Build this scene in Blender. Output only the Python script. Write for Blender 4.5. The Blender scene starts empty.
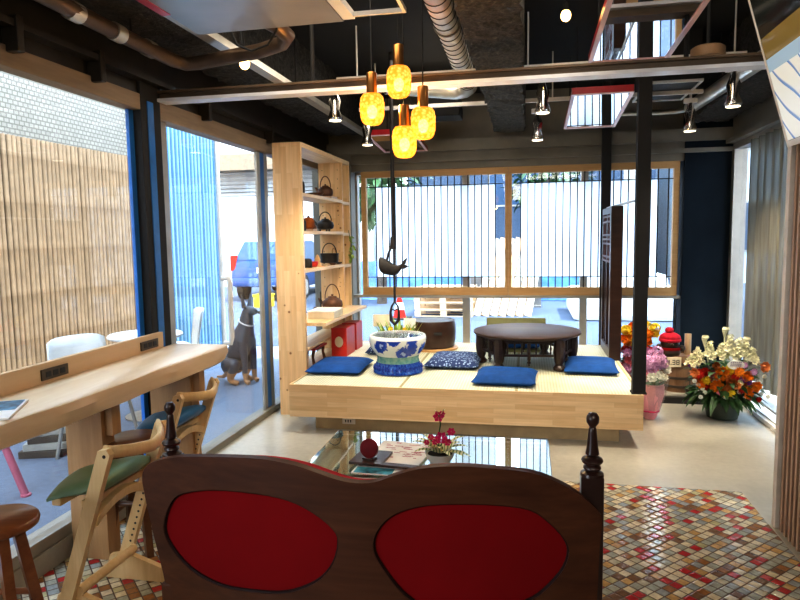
import bpy, bmesh, math, random
from mathutils import Vector, Matrix
random.seed(7)
PI = math.pi
S = bpy.context.scene
COL = S.collection

# ------------------------------------------------------------------ helpers
class MB:
    def __init__(s): s.bm = bmesh.new()
    def _x(s, vs, M):
        if M is not None: bmesh.ops.transform(s.bm, matrix=M, verts=vs)
    def box(s, x0, x1, y0, y1, z0, z1, bev=0, M=None, seg=2):
        r = bmesh.ops.create_cube(s.bm, size=1)
        vs = r['verts']
        for v in vs:
            v.co = Vector(((x0+x1)/2+v.co.x*(x1-x0), (y0+y1)/2+v.co.y*(y1-y0), (z0+z1)/2+v.co.z*(z1-z0)))
        if bev:
            es = list({e for v in vs for e in v.link_edges})
            rr = bmesh.ops.bevel(s.bm, geom=es, offset=bev, segments=seg, affect='EDGES', profile=.6)
            vs = list({v for f in rr['faces'] for v in f.verts} | {v for v in vs if v.is_valid})
        s._x(vs, M); return s
    def cyl(s, p0, p1, r0, r1=None, n=16):
        r1 = r0 if r1 is None else r1
        p0, p1 = Vector(p0), Vector(p1); d = p1-p0
        q = d.to_track_quat('Z', 'Y').to_matrix()
        A = [s.bm.verts.new(p0+q@Vector((r0*math.cos(2*PI*i/n), r0*math.sin(2*PI*i/n), 0))) for i in range(n)]
        B = [s.bm.verts.new(p1+q@Vector((r1*math.cos(2*PI*i/n), r1*math.sin(2*PI*i/n), 0))) for i in range(n)]
        for i in range(n): s.bm.faces.new((A[i], A[(i+1)%n], B[(i+1)%n], B[i]))
        s.bm.faces.new(A[::-1]); s.bm.faces.new(B); return s
    def lathe(s, prof, n=24, M=None, mod=None, cap=True):
        rings = []; vs = []
        for r, z in prof:
            ring = []
            for i in range(n):
                a = 2*PI*i/n; rr = r*(mod(a, z) if mod else 1)
                ring.append(s.bm.verts.new((rr*math.cos(a), rr*math.sin(a), z)))
            rings.append(ring); vs += ring
        for k in range(len(rings)-1):
            for i in range(n):
                s.bm.faces.new((rings[k][i], rings[k][(i+1)%n], rings[k+1][(i+1)%n], rings[k+1][i]))
        if cap:
            s.bm.faces.new(rings[0][::-1]); s.bm.faces.new(rings[-1])
        s._x(vs, M); return s
    def tube(s, pts, r, n=8, closed=False):
        pts = [Vector(p) for p in pts]; rings = []
        N = len(pts); rad = r if isinstance(r, (list, tuple)) else [r]*N
        up = None
        for k, p in enumerate(pts):
            if closed: t = pts[(k+1) % N]-pts[k-1]
            else: t = pts[min(k+1, N-1)]-pts[max(k-1, 0)]
            t.normalize()
            if up is None: up = Vector((0, 0, 1)) if abs(t.z) < .9 else Vector((1, 0, 0))
            a = t.cross(up); 
            if a.length < 1e-6: a = t.orthogonal()
            a.normalize(); b = a.cross(t).normalized(); up = b
            rings.append([s.bm.verts.new(p+rad[k]*(math.cos(2*PI*i/n)*a+math.sin(2*PI*i/n)*b)) for i in range(n)])
        for k in range(N if closed else N-1):
            A, B = rings[k], rings[(k+1) % N]
            for i in range(n): s.bm.faces.new((A[i], A[(i+1)%n], B[(i+1)%n], B[i]))
        if not closed:
            s.bm.faces.new(rings[0][::-1]); s.bm.faces.new(rings[-1])
        return s
    def sph(s, c, r, sc=(1, 1, 1), u=14, v=10, M=None):
        rr = bmesh.ops.create_uvsphere(s.bm, u_segments=u, v_segments=v, radius=r)
        for w in rr['verts']: w.co = Vector((w.co.x*sc[0], w.co.y*sc[1], w.co.z*sc[2]))
        if M is not None: bmesh.ops.transform(s.bm, matrix=M, verts=rr['verts'])
        bmesh.ops.translate(s.bm, vec=Vector(c), verts=rr['verts']); return s
    def poly(s, pts):
        s.bm.faces.new([s.bm.verts.new(p) for p in pts]); return s
    def prism(s, pts, ext):
        ext = Vector(ext)
        A = [s.bm.verts.new(p) for p in pts]; B = [s.bm.verts.new(Vector(p)+ext) for p in pts]
        n = len(A)
        s.bm.faces.new(A); s.bm.faces.new(B[::-1])
        for i in range(n): s.bm.faces.new((A[(i+1)%n], A[i], B[i], B[(i+1)%n]))
        return s
    def o(s, name, mat, parent=None, sm=None, kind=None):
        bmesh.ops.recalc_face_normals(s.bm, faces=s.bm.faces)
        me = bpy.data.meshes.new(name); s.bm.to_mesh(me); s.bm.free()
        me.materials.append(mat)
        if sm:
            me.shade_smooth(); me.set_sharp_from_angle(angle=math.radians(sm))
        ob = bpy.data.objects.new(name, me); COL.objects.link(ob)
        if parent is not None: ob.parent = parent
        if kind: ob['kind'] = kind
        return ob
def islands(bm):
    seen = set(); out = []
    for v in bm.verts:
        if v in seen: continue
        st = [v]; seen.add(v); grp = []
        while st:
            q = st.pop(); grp.append(q)
            for e in q.link_edges:
                w = e.other_vert(q)
                if w not in seen: seen.add(w); st.append(w)
        out.append(grp)
    return out
def parts(mb, name, mat, parent, sm=None):
    """every loose piece becomes a part of its own"""
    bm = mb.bm; bm.verts.index_update()
    for g in islands(bm):
        n = MB(); mp = {v: n.bm.verts.new(v.co) for v in g}; fs = {f for v in g for f in v.link_faces}
        for f in fs: n.bm.faces.new([mp[v] for v in f.verts])
        n.o(name, mat, parent, sm)
    bm.free()
def tag(o, label, cat, group=None, kind=None):
    o['label'] = label; o['category'] = cat
    if group: o['group'] = group
    if kind: o['kind'] = kind
    return o
def thing(name, label, cat, loc=(0, 0, 0), rz=0, group=None, rot=None):
    o = bpy.data.objects.new(name, None); COL.objects.link(o)
    o.empty_display_size = .05
    o.location = loc; o.rotation_euler = rot or (0, 0, rz)
    return tag(o, label, cat, group)
def struct(name, loc=(0, 0, 0)):
    o = bpy.data.objects.new(name, None); COL.objects.link(o); o.location = loc; o['kind'] = 'structure'; return o
def dup(root, loc, rz=None, label=None, group=None):
    r = root.copy(); COL.objects.link(r); r.location = loc
    if rz is not None: r.rotation_euler = (0, 0, rz)
    if label: r['label'] = label
    if group: r['group'] = group
    for ch in list(root.children):
        c = ch.copy(); COL.objects.link(c); c.parent = r
        for g in list(ch.children):
            d = g.copy(); COL.objects.link(d); d.parent = c
    return r
def Rz(a): return Matrix.Rotation(a, 4, 'Z')
def Rx(a): return Matrix.Rotation(a, 4, 'X')
def Ry(a): return Matrix.Rotation(a, 4, 'Y')
def T(x, y, z): return Matrix.Translation((x, y, z))

# ------------------------------------------------------------------ materials
class NT:
    def __init__(s, name):
        s.m = bpy.data.materials.new(name); s.m.use_nodes = True
        s.t = s.m.node_tree; s.n = s.t.nodes; s.b = s.n['Principled BSDF']
    def new(s, t, **kw):
        x = s.n.new(t)
        for k, v in kw.items():
            if hasattr(x, k): setattr(x, k, v)
        return x
    def lk(s, a, b): s.t.links.new(a, b)
    def coord(s, scale=(1, 1, 1), rot=(0, 0, 0), kind='Object'):
        c = s.new('ShaderNodeTexCoord'); mp = s.new('ShaderNodeMapping')
        mp.inputs['Scale'].default_value = scale; mp.inputs['Rotation'].default_value = rot
        s.lk(c.outputs[kind], mp.inputs[0]); return mp.outputs[0]
    def noise(s, vec, scale, detail=4, rough=.55, dist=0):
        x = s.new('ShaderNodeTexNoise'); x.inputs['Scale'].default_value = scale
        x.inputs['Detail'].default_value = detail; x.inputs['Roughness'].default_value = rough
        x.inputs['Distortion'].default_value = dist
        if vec is not None: s.lk(vec, x.inputs['Vector'])
        return x
    def ramp(s, fac, stops, const=False):
        r = s.new('ShaderNodeValToRGB'); cr = r.color_ramp
        if const: cr.interpolation = 'CONSTANT'
        while len(cr.elements) < len(stops): cr.elements.new(.5)
        for e, (p, c) in zip(cr.elements, stops):
            e.position = p; e.color = (*c, 1)
        s.lk(fac, r.inputs[0]); return r.outputs[0]
    def bump(s, h, st=.3, d=.01):
        b = s.new('ShaderNodeBump'); b.inputs['Strength'].default_value = st; b.inputs['Distance'].default_value = d
        s.lk(h, b.inputs['Height']); s.lk(b.outputs[0], s.b.inputs['Normal'])
    def math(s, op, a, b=None):
        x = s.new('ShaderNodeMath', operation=op)
        for i, v in enumerate((a, b)):
            if v is None: continue
            if isinstance(v, (int, float)): x.inputs[i].default_value = v
            else: s.lk(v, x.inputs[i])
        return x.outputs[0]
    def mix(s, f, a, b):
        x = s.new('ShaderNodeMix', data_type='RGBA')
        for i, v in ((0, f), (6, a), (7, b)):
            if isinstance(v, (int, float)): x.inputs[i].default_value = v
            elif isinstance(v, tuple): x.inputs[i].default_value = (*v, 1)
            else: s.lk(v, x.inputs[i])
        return x.outputs[2]
def mul(c, k): return tuple(min(1, v*k) for v in c)
def pbr(name, c, r=.5, metal=0, var=.12, vs=8, bump=0, bs=60, spec=.5, coat=0, emit=None, es=0, bd=.004):
    t = NT(name); b = t.b
    v = t.coord()
    n = t.noise(v, vs)
    t.lk(t.ramp(n.outputs[0], [(.3, mul(c, 1-var)), (.7, mul(c, 1+var))]), b.inputs['Base Color'])
    b.inputs['Roughness'].default_value = r; b.inputs['Metallic'].default_value = metal
    b.inputs['Specular IOR Level'].default_value = spec; b.inputs['Coat Weight'].default_value = coat
    b.inputs['Coat Roughness'].default_value = .1
    if bump: t.bump(t.noise(v, bs).outputs[0], bump, bd)
    if emit: b.inputs['Emission Color'].default_value = (*emit, 1); b.inputs['Emission Strength'].default_value = es
    return t.m
def wood(name, c1, c2, axis='Z', scale=6, r=.45, coat=0, bump=.08, spec=.4, stretch=9):
    t = NT(name); sc = [scale*stretch/3]*3; sc['XYZ'.index(axis)] = scale/3
    v = t.coord(tuple(sc))
    n = t.noise(v, 1.0, 5, .6, .4); f = t.noise(v, 5.0, 3)
    a = t.math('ADD', t.math('MULTIPLY', n.outputs[0], .75), t.math('MULTIPLY', f.outputs[0], .25))
    t.lk(t.ramp(a, [(.32, c1), (.52, tuple((x+y)/2 for x, y in zip(c1, c2))), (.68, c2)]), t.b.inputs['Base Color'])
    t.b.inputs['Roughness'].default_value = r; t.b.inputs['Specular IOR Level'].default_value = spec
    t.b.inputs['Coat Weight'].default_value = coat; t.b.inputs['Coat Roughness'].default_value = .12
    t.bump(a, bump, .004); return t.m
def laminated(name, c1, c2, plane, bw=.4, rh=.045, knots=True, r=.4):
    """finger-jointed board: staves laid along the first axis named in plane"""
    t = NT(name); c = t.new('ShaderNodeTexCoord'); sx = t.new('ShaderNodeSeparateXYZ'); cb = t.new('ShaderNodeCombineXYZ')
    t.lk(c.outputs['Object'], sx.inputs[0])
    for k, ax in enumerate(plane): t.lk(sx.outputs['XYZ'.index(ax)], cb.inputs[k])
    br = t.new('ShaderNodeTexBrick'); br.offset = .37; br.offset_frequency = 2
    br.inputs['Scale'].default_value = 1; br.inputs['Brick Width'].default_value = bw; br.inputs['Row Height'].default_value = rh
    br.inputs['Mortar Size'].default_value = .0006; br.inputs['Color1'].default_value = (*c1, 1); br.inputs['Color2'].default_value = (*c2, 1)
    br.inputs['Mortar'].default_value = (*mul(c1, .75), 1)
    t.lk(cb.outputs[0], br.inputs['Vector'])
    sc = [40, 40, 40]; sc['XYZ'.index(plane[0])] = 3
    v = t.coord(tuple(sc)); n = t.noise(v, 1, 4)
    g = t.ramp(n.outputs[0], [(.35, (.78, .74, .68)), (.65, (1, 1, 1))])
    m = t.new('ShaderNodeMix', data_type='RGBA', blend_type='MULTIPLY'); m.inputs[0].default_value = .6
    t.lk(br.outputs['Color'], m.inputs[6]); t.lk(g, m.inputs[7]); out = m.outputs[2]
    if knots:
        kn = t.new('ShaderNodeTexVoronoi'); kn.inputs['Scale'].default_value = 7.5; t.lk(c.outputs['Object'], kn.inputs['Vector'])
        f = t.ramp(kn.outputs['Distance'], [(.05, (1, 1, 1)), (.10, (0, 0, 0))])
        out = t.mix(f, out, (.25, .11, .04))
    t.lk(out, t.b.inputs['Base Color']); t.b.inputs['Roughness'].default_value = r
    t.b.inputs['Specular IOR Level'].default_value = .35
    return t.m
def glass(name, tint=(1, 1, 1), refl=.9, ior=1.45):
    m = bpy.data.materials.new(name); m.use_nodes = True; t = m.node_tree; t.nodes.clear()
    o = t.nodes.new('ShaderNodeOutputMaterial'); mx = t.nodes.new('ShaderNodeMixShader')
    tr = t.nodes.new('ShaderNodeBsdfTransparent'); gl = t.nodes.new('ShaderNodeBsdfGlossy'); fr = t.nodes.new('ShaderNodeFresnel')
    mt = t.nodes.new('ShaderNodeMath'); mt.operation = 'MULTIPLY'; mt.inputs[1].default_value = refl
    tr.inputs[0].default_value = (*tint, 1); gl.inputs['Roughness'].default_value = .01
    t.nodes.remove(fr); ge = t.nodes.new('ShaderNodeNewGeometry'); dp = t.nodes.new('ShaderNodeVectorMath'); dp.operation = 'DOT_PRODUCT'
    L = t.links.new; f0 = ((ior-1)/(ior+1))**2
    def mm(op, a, b):
        x = t.nodes.new('ShaderNodeMath'); x.operation = op
        for i, v in enumerate((a, b)):
            if v is None: continue
            if isinstance(v, (int, float)): x.inputs[i].default_value = v
            else: L(v, x.inputs[i])
        return x.outputs[0]
    L(ge.outputs['Normal'], dp.inputs[0]); L(ge.outputs['Incoming'], dp.inputs[1])
    p5 = mm('POWER', mm('SUBTRACT', 1.0, mm('ABSOLUTE', dp.outputs['Value'], None)), 5.0)
    L(mm('ADD', mm('MULTIPLY', p5, 1-f0), f0), mt.inputs[0]); mt.use_clamp = True
    L(mt.outputs[0], mx.inputs[0]); L(tr.outputs[0], mx.inputs[1]); L(gl.outputs[0], mx.inputs[2]); L(mx.outputs[0], o.inputs[0])
    return m
def sheet(name, c, trans=.6, transp=0, stripes=None):
    """paper or cloth that lets light through"""
    m = bpy.data.materials.new(name); m.use_nodes = True; t = m.node_tree; t.nodes.clear(); L = t.links.new
    o = t.nodes.new('ShaderNodeOutputMaterial'); a = t.nodes.new('ShaderNodeMixShader'); a.inputs[0].default_value = trans
    d = t.nodes.new('ShaderNodeBsdfDiffuse'); r = t.nodes.new('ShaderNodeBsdfTranslucent')
    n = t.nodes.new('ShaderNodeTexNoise'); n.inputs['Scale'].default_value = 6
    tc = t.nodes.new('ShaderNodeTexCoord'); mp = t.nodes.new('ShaderNodeMapping'); mp.inputs['Scale'].default_value = stripes or (1, 1, 1)
    L(tc.outputs['Object'], mp.inputs[0]); L(mp.outputs[0], n.inputs['Vector'])
    cr = t.nodes.new('ShaderNodeValToRGB'); cr.color_ramp.elements[0].color = (*mul(c, .6 if stripes else .93), 1); cr.color_ramp.elements[1].color = (*c, 1)
    cr.color_ramp.elements[0].position = .3; cr.color_ramp.elements[1].position = .65
    L(n.outputs[0], cr.inputs[0]); L(cr.outputs[0], d.inputs[0]); L(cr.outputs[0], r.inputs[0])
    L(d.outputs[0], a.inputs[1]); L(r.outputs[0], a.inputs[2])
    if transp:
        b = t.nodes.new('ShaderNodeMixShader'); b.inputs[0].default_value = transp; tr = t.nodes.new('ShaderNodeBsdfTransparent')
        L(a.outputs[0], b.inputs[1]); L(tr.outputs[0], b.inputs[2]); L(b.outputs[0], o.inputs[0])
    else: L(a.outputs[0], o.inputs[0])
    return m

def mosaic():
    t = NT('mosaic tiles'); v = t.coord((1/.047,)*3, (0, 0, PI/4))
    fl = t.new('ShaderNodeVectorMath', operation='FLOOR'); t.lk(v, fl.inputs[0])
    fr = t.new('ShaderNodeVectorMath', operation='FRACTION'); t.lk(v, fr.inputs[0])
    wn = t.new('ShaderNodeTexWhiteNoise', noise_dimensions='2D'); t.lk(fl.outputs[0], wn.inputs['Vector'])
    big = t.noise(fl.outputs[0], .35, 1)
    key = t.math('FRACT', t.math('ADD', t.math('MULTIPLY', wn.outputs['Value'], .8), t.math('MULTIPLY', big.outputs[0], .45)))
    pal = [(.0, (0.76, 0.65, 0.44)), (.16, (0.61, 0.56, 0.41)), (.28, (0.44, 0.45, 0.38)), (.40, (0.81, 0.71, 0.51)), (.52, (0.37, 0.17, 0.06)), (.58, (0.63, 0.40, 0.17)),
           (.66, (0.51, 0.04, 0.04)), (.74, (0.37, 0.40, 0.40)), (.82, (0.24, 0.13, 0.07)), (.87, (0.78, 0.71, 0.56)), (.95, (0.54, 0.49, 0.29))]
    colr = t.ramp(key, pal, True)
    sx = t.new('ShaderNodeSeparateXYZ'); t.lk(fr.outputs[0], sx.inputs[0])
    def edge(o): return t.math('MINIMUM', o, t.math('SUBTRACT', 1.0, o))
    e = t.math('MINIMUM', edge(sx.outputs[0]), edge(sx.outputs[1]))
    g = t.ramp(e, [(.045, (0, 0, 0)), (.075, (1, 1, 1))])
    n2 = t.noise(v, 2.0, 3); shade = t.ramp(n2.outputs[0], [(.3, (.75, .75, .75)), (.7, (1.1, 1.1, 1.1))])
    m = t.new('ShaderNodeMix', data_type='RGBA', blend_type='MULTIPLY'); m.inputs[0].default_value = 1
    t.lk(colr, m.inputs[6]); t.lk(shade, m.inputs[7])
    t.lk(t.mix(g, (.10, .055, .035), m.outputs[2]), t.b.inputs['Base Color'])
    t.lk(t.math('SUBTRACT', .75, t.math('MULTIPLY', g, .63)), t.b.inputs['Roughness'])
    h = t.math('ADD', t.ramp(e, [(.03, (0, 0, 0)), (.16, (1, 1, 1))]), t.math('MULTIPLY', wn.outputs['Value'], .25))
    t.bump(t.math('ADD', h, t.math('MULTIPLY', n2.outputs[0], .25)), .5, .003); return t.m
def concrete(name, c, r=.4, sc=1.3):
    t = NT(name); v = t.coord(); n = t.noise(v, sc, 6, .6); f = t.noise(v, 25, 4)
    a = t.math('ADD', t.math('MULTIPLY', n.outputs[0], .7), t.math('MULTIPLY', f.outputs[0], .3))
    t.lk(t.ramp(a, [(.3, mul(c, .72)), (.55, c), (.75, mul(c, 1.2))]), t.b.inputs['Base Color'])
    t.lk(t.math('ADD', r-.1, t.math('MULTIPLY', n.outputs[0], .2)), t.b.inputs['Roughness']); t.bump(f.outputs[0], .08, .003); return t.m
def sprayed(name, c):
    t = NT(name); v = t.coord(); n = t.noise(v, 38, 5, .7); w = t.noise(v, 9, 3)
    t.lk(t.ramp(n.outputs[0], [(.40, mul(c, .35)), (.58, c), (.75, mul(c, 2.6))]), t.b.inputs['Base Color'])
    t.b.inputs['Roughness'].default_value = .85
    t.bump(t.math('ADD', n.outputs[0], w.outputs[0]), 1.0, .03); return t.m
def stripes(name, axis, pitch, stops, r=.6, bump=0, noise=.0):
    t = NT(name); c = t.new('ShaderNodeTexCoord'); sx = t.new('ShaderNodeSeparateXYZ'); t.lk(c.outputs['Object'], sx.inputs[0])
    f = t.math('FRACT', t.math('DIVIDE', sx.outputs['XYZ'.index(axis)], pitch))
    out = t.ramp(f, stops)
    if noise:
        v = t.coord((1, 1, 1)); n = t.noise(v, 9, 4)
        m = t.new('ShaderNodeMix', data_type='RGBA', blend_type='MULTIPLY'); m.inputs[0].default_value = noise
        t.lk(out, m.inputs[6]); t.lk(n.outputs[0], m.inputs[7]); out = m.outputs[2]
    t.lk(out, t.b.inputs['Base Color']); t.b.inputs['Roughness'].default_value = r
    if bump: t.bump(f, bump, .003)
    return t.m
def tatami_mat():
    t = NT('woven rush'); v = t.coord((1, 1, 1)); c = t.new('ShaderNodeTexCoord'); sx = t.new('ShaderNodeSeparateXYZ'); t.lk(c.outputs['Object'], sx.inputs[0])
    a = t.math('SINE', t.math('MULTIPLY', sx.outputs[0], 2*PI/.022)); b = t.math('SINE', t.math('MULTIPLY', sx.outputs[1], 2*PI/.008))
    n = t.noise(v, 3, 3)
    k = t.math('ADD', t.math('MULTIPLY', a, .18), t.math('ADD', n.outputs[0], t.math('MULTIPLY', b, .06)))
    t.lk(t.ramp(k, [(.2, (.46, .46, .33)), (.5, (.62, .62, .48)), (.8, (.70, .70, .57))]), t.b.inputs['Base Color'])
    t.b.inputs['Roughness'].default_value = .65; t.bump(a, .25, .002); return t.m
def indigo_pattern():
    t = NT('patterned indigo cloth'); v = t.coord(); n = t.new('ShaderNodeTexVoronoi'); n.inputs['Scale'].default_value = 45; t.lk(v, n.inputs['Vector'])
    t.lk(t.ramp(n.outputs['Distance'], [(.28, (.30, .42, .62)), (.42, (.012, .035, .13))]), t.b.inputs['Base Color'])
    t.b.inputs['Roughness'].default_value = .85; return t.m
def porcelain():
    """white glaze painted with cobalt flowers above a green band and a cobalt foot"""
    t = NT('blue and white porcelain'); c = t.new('ShaderNodeTexCoord'); sx = t.new('ShaderNodeSeparateXYZ'); t.lk(c.outputs['Object'], sx.inputs[0]); z = sx.outputs[2]
    v = t.coord((1, 1, 1)); vo = t.new('ShaderNodeTexVoronoi'); vo.inputs['Scale'].default_value = 8.5; t.lk(v, vo.inputs['Vector'])
    n = t.noise(v, 42, 3)
    k = t.math('ADD', vo.outputs['Distance'], t.math('MULTIPLY', t.math('SUBTRACT', n.outputs[0], .5), .55))
    fl = t.ramp(k, [(.12, (.30, .42, .70)), (.20, (.01, .035, .27)), (.48, (.015, .06, .36)), (.55, (.72, .74, .68))])
    foot = t.ramp(t.noise(v, 60, 2).outputs[0], [(.4, (.008, .03, .25)), (.65, (.04, .14, .5))])
    grn = t.ramp(t.noise(v, 30, 2).outputs[0], [(.35, (.10, .27, .26)), (.7, (.25, .42, .34))])
    def above(h): return t.math('GREATER_THAN', z, h)
    a = t.mix(above(.085), foot, grn); a = t.mix(above(.135), a, fl); a = t.mix(above(.262), a, (.75, .80, .80))
    t.lk(a, t.b.inputs['Base Color']); t.b.inputs['Roughness'].default_value = .12; return t.m

M = {}
M['mosaic'] = mosaic()
M['concrete'] = concrete('polished concrete', (.44, .42, .36), .32)
M['kerb'] = concrete('concrete kerb', (.40, .38, .33), .8, 3)
M['asphalt'] = concrete('street paving', (.18, .21, .27), .8, .5)
M['black'] = pbr('black paint', (.012, .011, .010), .7, var=.4, vs=3)
M['ceil'] = pbr('black ceiling', (.005, .0045, .004), .9, var=.5, vs=2)
M['darkpillar'] = pbr('dark slate paint', (.009, .015, .022), .8, var=.3, vs=2, spec=.08)
M['steel'] = pbr('grey painted steel', (.20, .185, .15), .5, var=.2, vs=3)
M['darksteel'] = pbr('dark bronze steel', (.028, .022, .016), .42, metal=.3, var=.3)
M['beam'] = pbr('brown painted steel', (.12, .080, .045), .45, var=.2)
M['flange'] = pbr('pale steel and flange reflection', (.75, .76, .78), .35, var=.1)  # white stands in for light reflected under the beam; also the pale rod
M['alu'] = pbr('aluminium frame', (.42, .40, .36), .4, metal=.5, var=.1)
M['bluetape'] = pbr('blue film', (.02, .16, .50), .35, var=.2)
M['sprayed'] = sprayed('sprayed rockwool', (.055, .050, .042))
M['sprayedg'] = sprayed('sprayed rockwool grey', (.085, .075, .055))
M['framewood'] = wood('window frame wood', (.54, .31, .12), (.68, .43, .20), 'X', 5, .4)
M['headwood'] = wood('window header wood', (.22, .16, .10), (.32, .24, .16), 'Y', 5, .5)
M['glass'] = glass('window glass', (.96, .98, 1))
M['tableglass'] = glass('table glass', (.80, .93, .88), 3.2, 1.52)
M['paper'] = sheet('shoji paper', (1, 1, 1), .97)
M['kumiko'] = pbr('dark grey lattice', (.045, .040, .035), .8, spec=.1)
M['pine'] = laminated('knotty pine board', (.86, .63, .37), (.75, .50, .26), 'ZX', .34, .05)
M['pineY'] = laminated('pine shelf board', (.85, .62, .36), (.76, .52, .28), 'YX', .5, .05, False)
M['pineF'] = laminated('laminated pine front', (.84, .63, .38), (.72, .49, .26), 'XZ', .42, .036, False)
M['toe'] = pbr('beige plinth', (.46, .35, .20), .6)
M['counter'] = wood('oak counter slab', (.72, .53, .32), (.86, .70, .50), 'Y', 3, .38, .15)
M['counterleg'] = wood('oak plank', (.36, .20, .09), (.52, .32, .15), 'Z', 4, .5)
M['ledge'] = wood('pale ledge', (.64, .46, .28), (.72, .54, .34), 'Y', 4, .45)
M['ash'] = wood('ash chair wood', (.68, .47, .22), (.84, .64, .36), 'Z', 6, .42)
M['green'] = pbr('green leather', (.15, .25, .14), .38, var=.1, bump=.15, bs=90)
M['blueleather'] = pbr('blue leather', (.014, .15, .36), .4, var=.1, bump=.15, bs=90)
M['stool'] = wood('chestnut stool wood', (.20, .06, .022), (.36, .135, .045), 'X', 4, .28, .4)
M['stool2'] = wood('walnut stool wood', (.10, .04, .018), (.19, .085, .035), 'X', 4, .35, .2)
M['sofawood'] = wood('mahogany veneer', (.050, .015, .006), (.105, .036, .014), 'X', 3, .5, 0, stretch=14, spec=.25)
M['sofadark'] = pbr('dark beading', (.018, .005, .004), .6, spec=.2)
M['postwood'] = pbr('dark turned mahogany', (.032, .012, .009), .3, var=.3, coat=.2)
M['redfab'] = pbr('dark red velvet', (.20, .003, .005), .85, var=.08, vs=3, spec=.1)
M['redseat'] = pbr('crimson upholstery', (.48, .008, .028), .7, var=.1, spec=.2)
M['darkwood'] = wood('dark carved wood', (.018, .007, .005), (.042, .018, .011), 'X', 5, .35, .15)
M['tabletop'] = wood('dark lacquered top', (.030, .016, .012), (.065, .038, .026), 'X', 4, .42, 0, spec=.3)
M['hib'] = wood('brown hibachi', (.040, .018, .011), (.070, .034, .020), 'X', 6, .35, .2)
M['copper'] = pbr('tin lining', (.35, .34, .32), .35, metal=.9)
M['tatami'] = tatami_mat()
M['tatamiedge'] = pbr('tatami border', (.34, .31, .17), .8)
M['indigo'] = pbr('blue cotton', (.012, .070, .25), .8, var=.2, vs=12, bump=.25, bs=40, spec=.2)
M['indigop'] = indigo_pattern()
M['porc'] = porcelain()
M['iron'] = pbr('cast iron', (.030, .026, .024), .55, metal=.4, var=.35, vs=20, bump=.3, bs=80)
M['ironb'] = pbr('brown cast iron', (.13, .060, .032), .5, metal=.4, var=.3, vs=20, bump=.3, bs=80)
M['brass'] = pbr('copper brass', (.36, .17, .05), .28, metal=.9)
M['chrome'] = pbr('chrome', (.75, .73, .7), .15, metal=1)
M['duct'] = pbr('galvanised duct', (.85, .79, .70), .4, metal=.0, var=.12)
M['duct2'] = pbr('aluminium duct', (.62, .58, .50), .3, metal=.7)
M['pipe'] = pbr('brown insulation pipe', (.12, .075, .045), .38, metal=.5, var=.3)
M['white'] = pbr('white', (.80, .80, .78), .5, var=.05)
M['whitepot'] = pbr('white glaze', (.72, .73, .72), .15, var=.05)
M['mirror'] = pbr('mirror', (.86, .86, .87), .02, metal=1, var=0)
M['greypanel'] = pbr('grey sheet metal', (.34, .33, .31), .3, metal=.55, var=.25, vs=1.5)
M['redpaint'] = pbr('red lacquer frame', (.50, .02, .03), .3, coat=.3)
M['pinkpaint'] = pbr('pink edge strip', (.72, .50, .50), .35)
M['redbox'] = pbr('red lacquer', (.50, .028, .018), .4, var=.15)
M['soil'] = pbr('soil', (.03, .02, .014), .9)
M['slat'] = wood('slat wood', (.44, .28, .19), (.60, .42, .30), 'Z', 6, .5)
M['slatdark'] = pbr('slat backing', (.012, .006, .005), .8)
M['trimlight'] = pbr('pale edge trim', (.74, .69, .62), .5)
M['curtain'] = sheet('sheer curtain', (.22, .195, .14), .30, .06, (4, 9, .35))
M['cardboard'] = pbr('cream card', (.74, .66, .50), .7)
M['cardwhite'] = pbr('white card', (.85, .83, .80), .6)
M['ink'] = pbr('black ink', (.02, .02, .02), .6)
M['inkred'] = pbr('dark pink ink', (.42, .10, .16), .6)
M['inkpurp'] = pbr('purple ink', (.20, .10, .25), .6)
M['leaf'] = pbr('dark green leaf', (.030, .085, .022), .45, var=.35, vs=15)
M['leafl'] = pbr('light green leaf', (.30, .42, .06), .5, var=.3, vs=15)
M['leafv'] = stripes('variegated leaf', 'X', .016, [(.2, (.10, .22, .05)), (.45, (.75, .72, .42))], .5)
for k, c in dict(orange=(.85, .26, .015), red=(.50, .02, .012), cream=(.90, .85, .60), white=(.86, .85, .76), purple=(.34, .10, .42), peach=(.86, .36, .13),
                 lilac=(.62, .36, .56), pink=(.72, .20, .26), yellow=(.85, .62, .04), magenta=(.55, .02, .12), brown=(.35, .10, .02)).items():
    M['f_'+k] = pbr(k+' petals', c, .7, var=.2, vs=25, spec=.2)
M['pinkwrap'] = sheet('pink wrapping paper', (.90, .50, .56), .4)
M['clearwrap'] = sheet('clear wrapping film', (.9, .86, .85), .4, .80)
M['barrel'] = wood('barrel staves', (.20, .11, .06), (.33, .20, .11), 'Z', 6, .6)
M['hoop'] = pbr('barrel hoop', (.07, .05, .035), .5)
M['knit'] = pbr('red knitted wool', (.50, .010, .035), .9, var=.2, vs=60, bump=.6, bs=120)
M['ceramic'] = pbr('dark brown ceramic', (.040, .024, .016), .35, var=.4, vs=12)
M['amber'] = None

# ------------------------------------------------------------------ camera
f, yaw, pit, roll = 643.3, .19567, .09728, -.01467
fw = Vector((-math.sin(yaw)*math.cos(pit), math.cos(yaw)*math.cos(pit), -math.sin(pit)))
r0 = Vector((math.cos(yaw), math.sin(yaw), 0)); u0 = r0.cross(fw)
rt = r0*math.cos(roll)+u0*math.sin(roll); up = -r0*math.sin(roll)+u0*math.cos(roll)
cam = bpy.data.objects.new('camera', bpy.data.cameras.new('camera')); COL.objects.link(cam)
cam.matrix_world = Matrix(((rt.x, up.x, -fw.x, 0), (rt.y, up.y, -fw.y, 0), (rt.z, up.z, -fw.z, 1.5), (0, 0, 0, 1)))
cam.data.sensor_width = 36; cam.data.lens = f*36/800; cam.data.clip_start = .05
S.camera = cam

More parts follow.
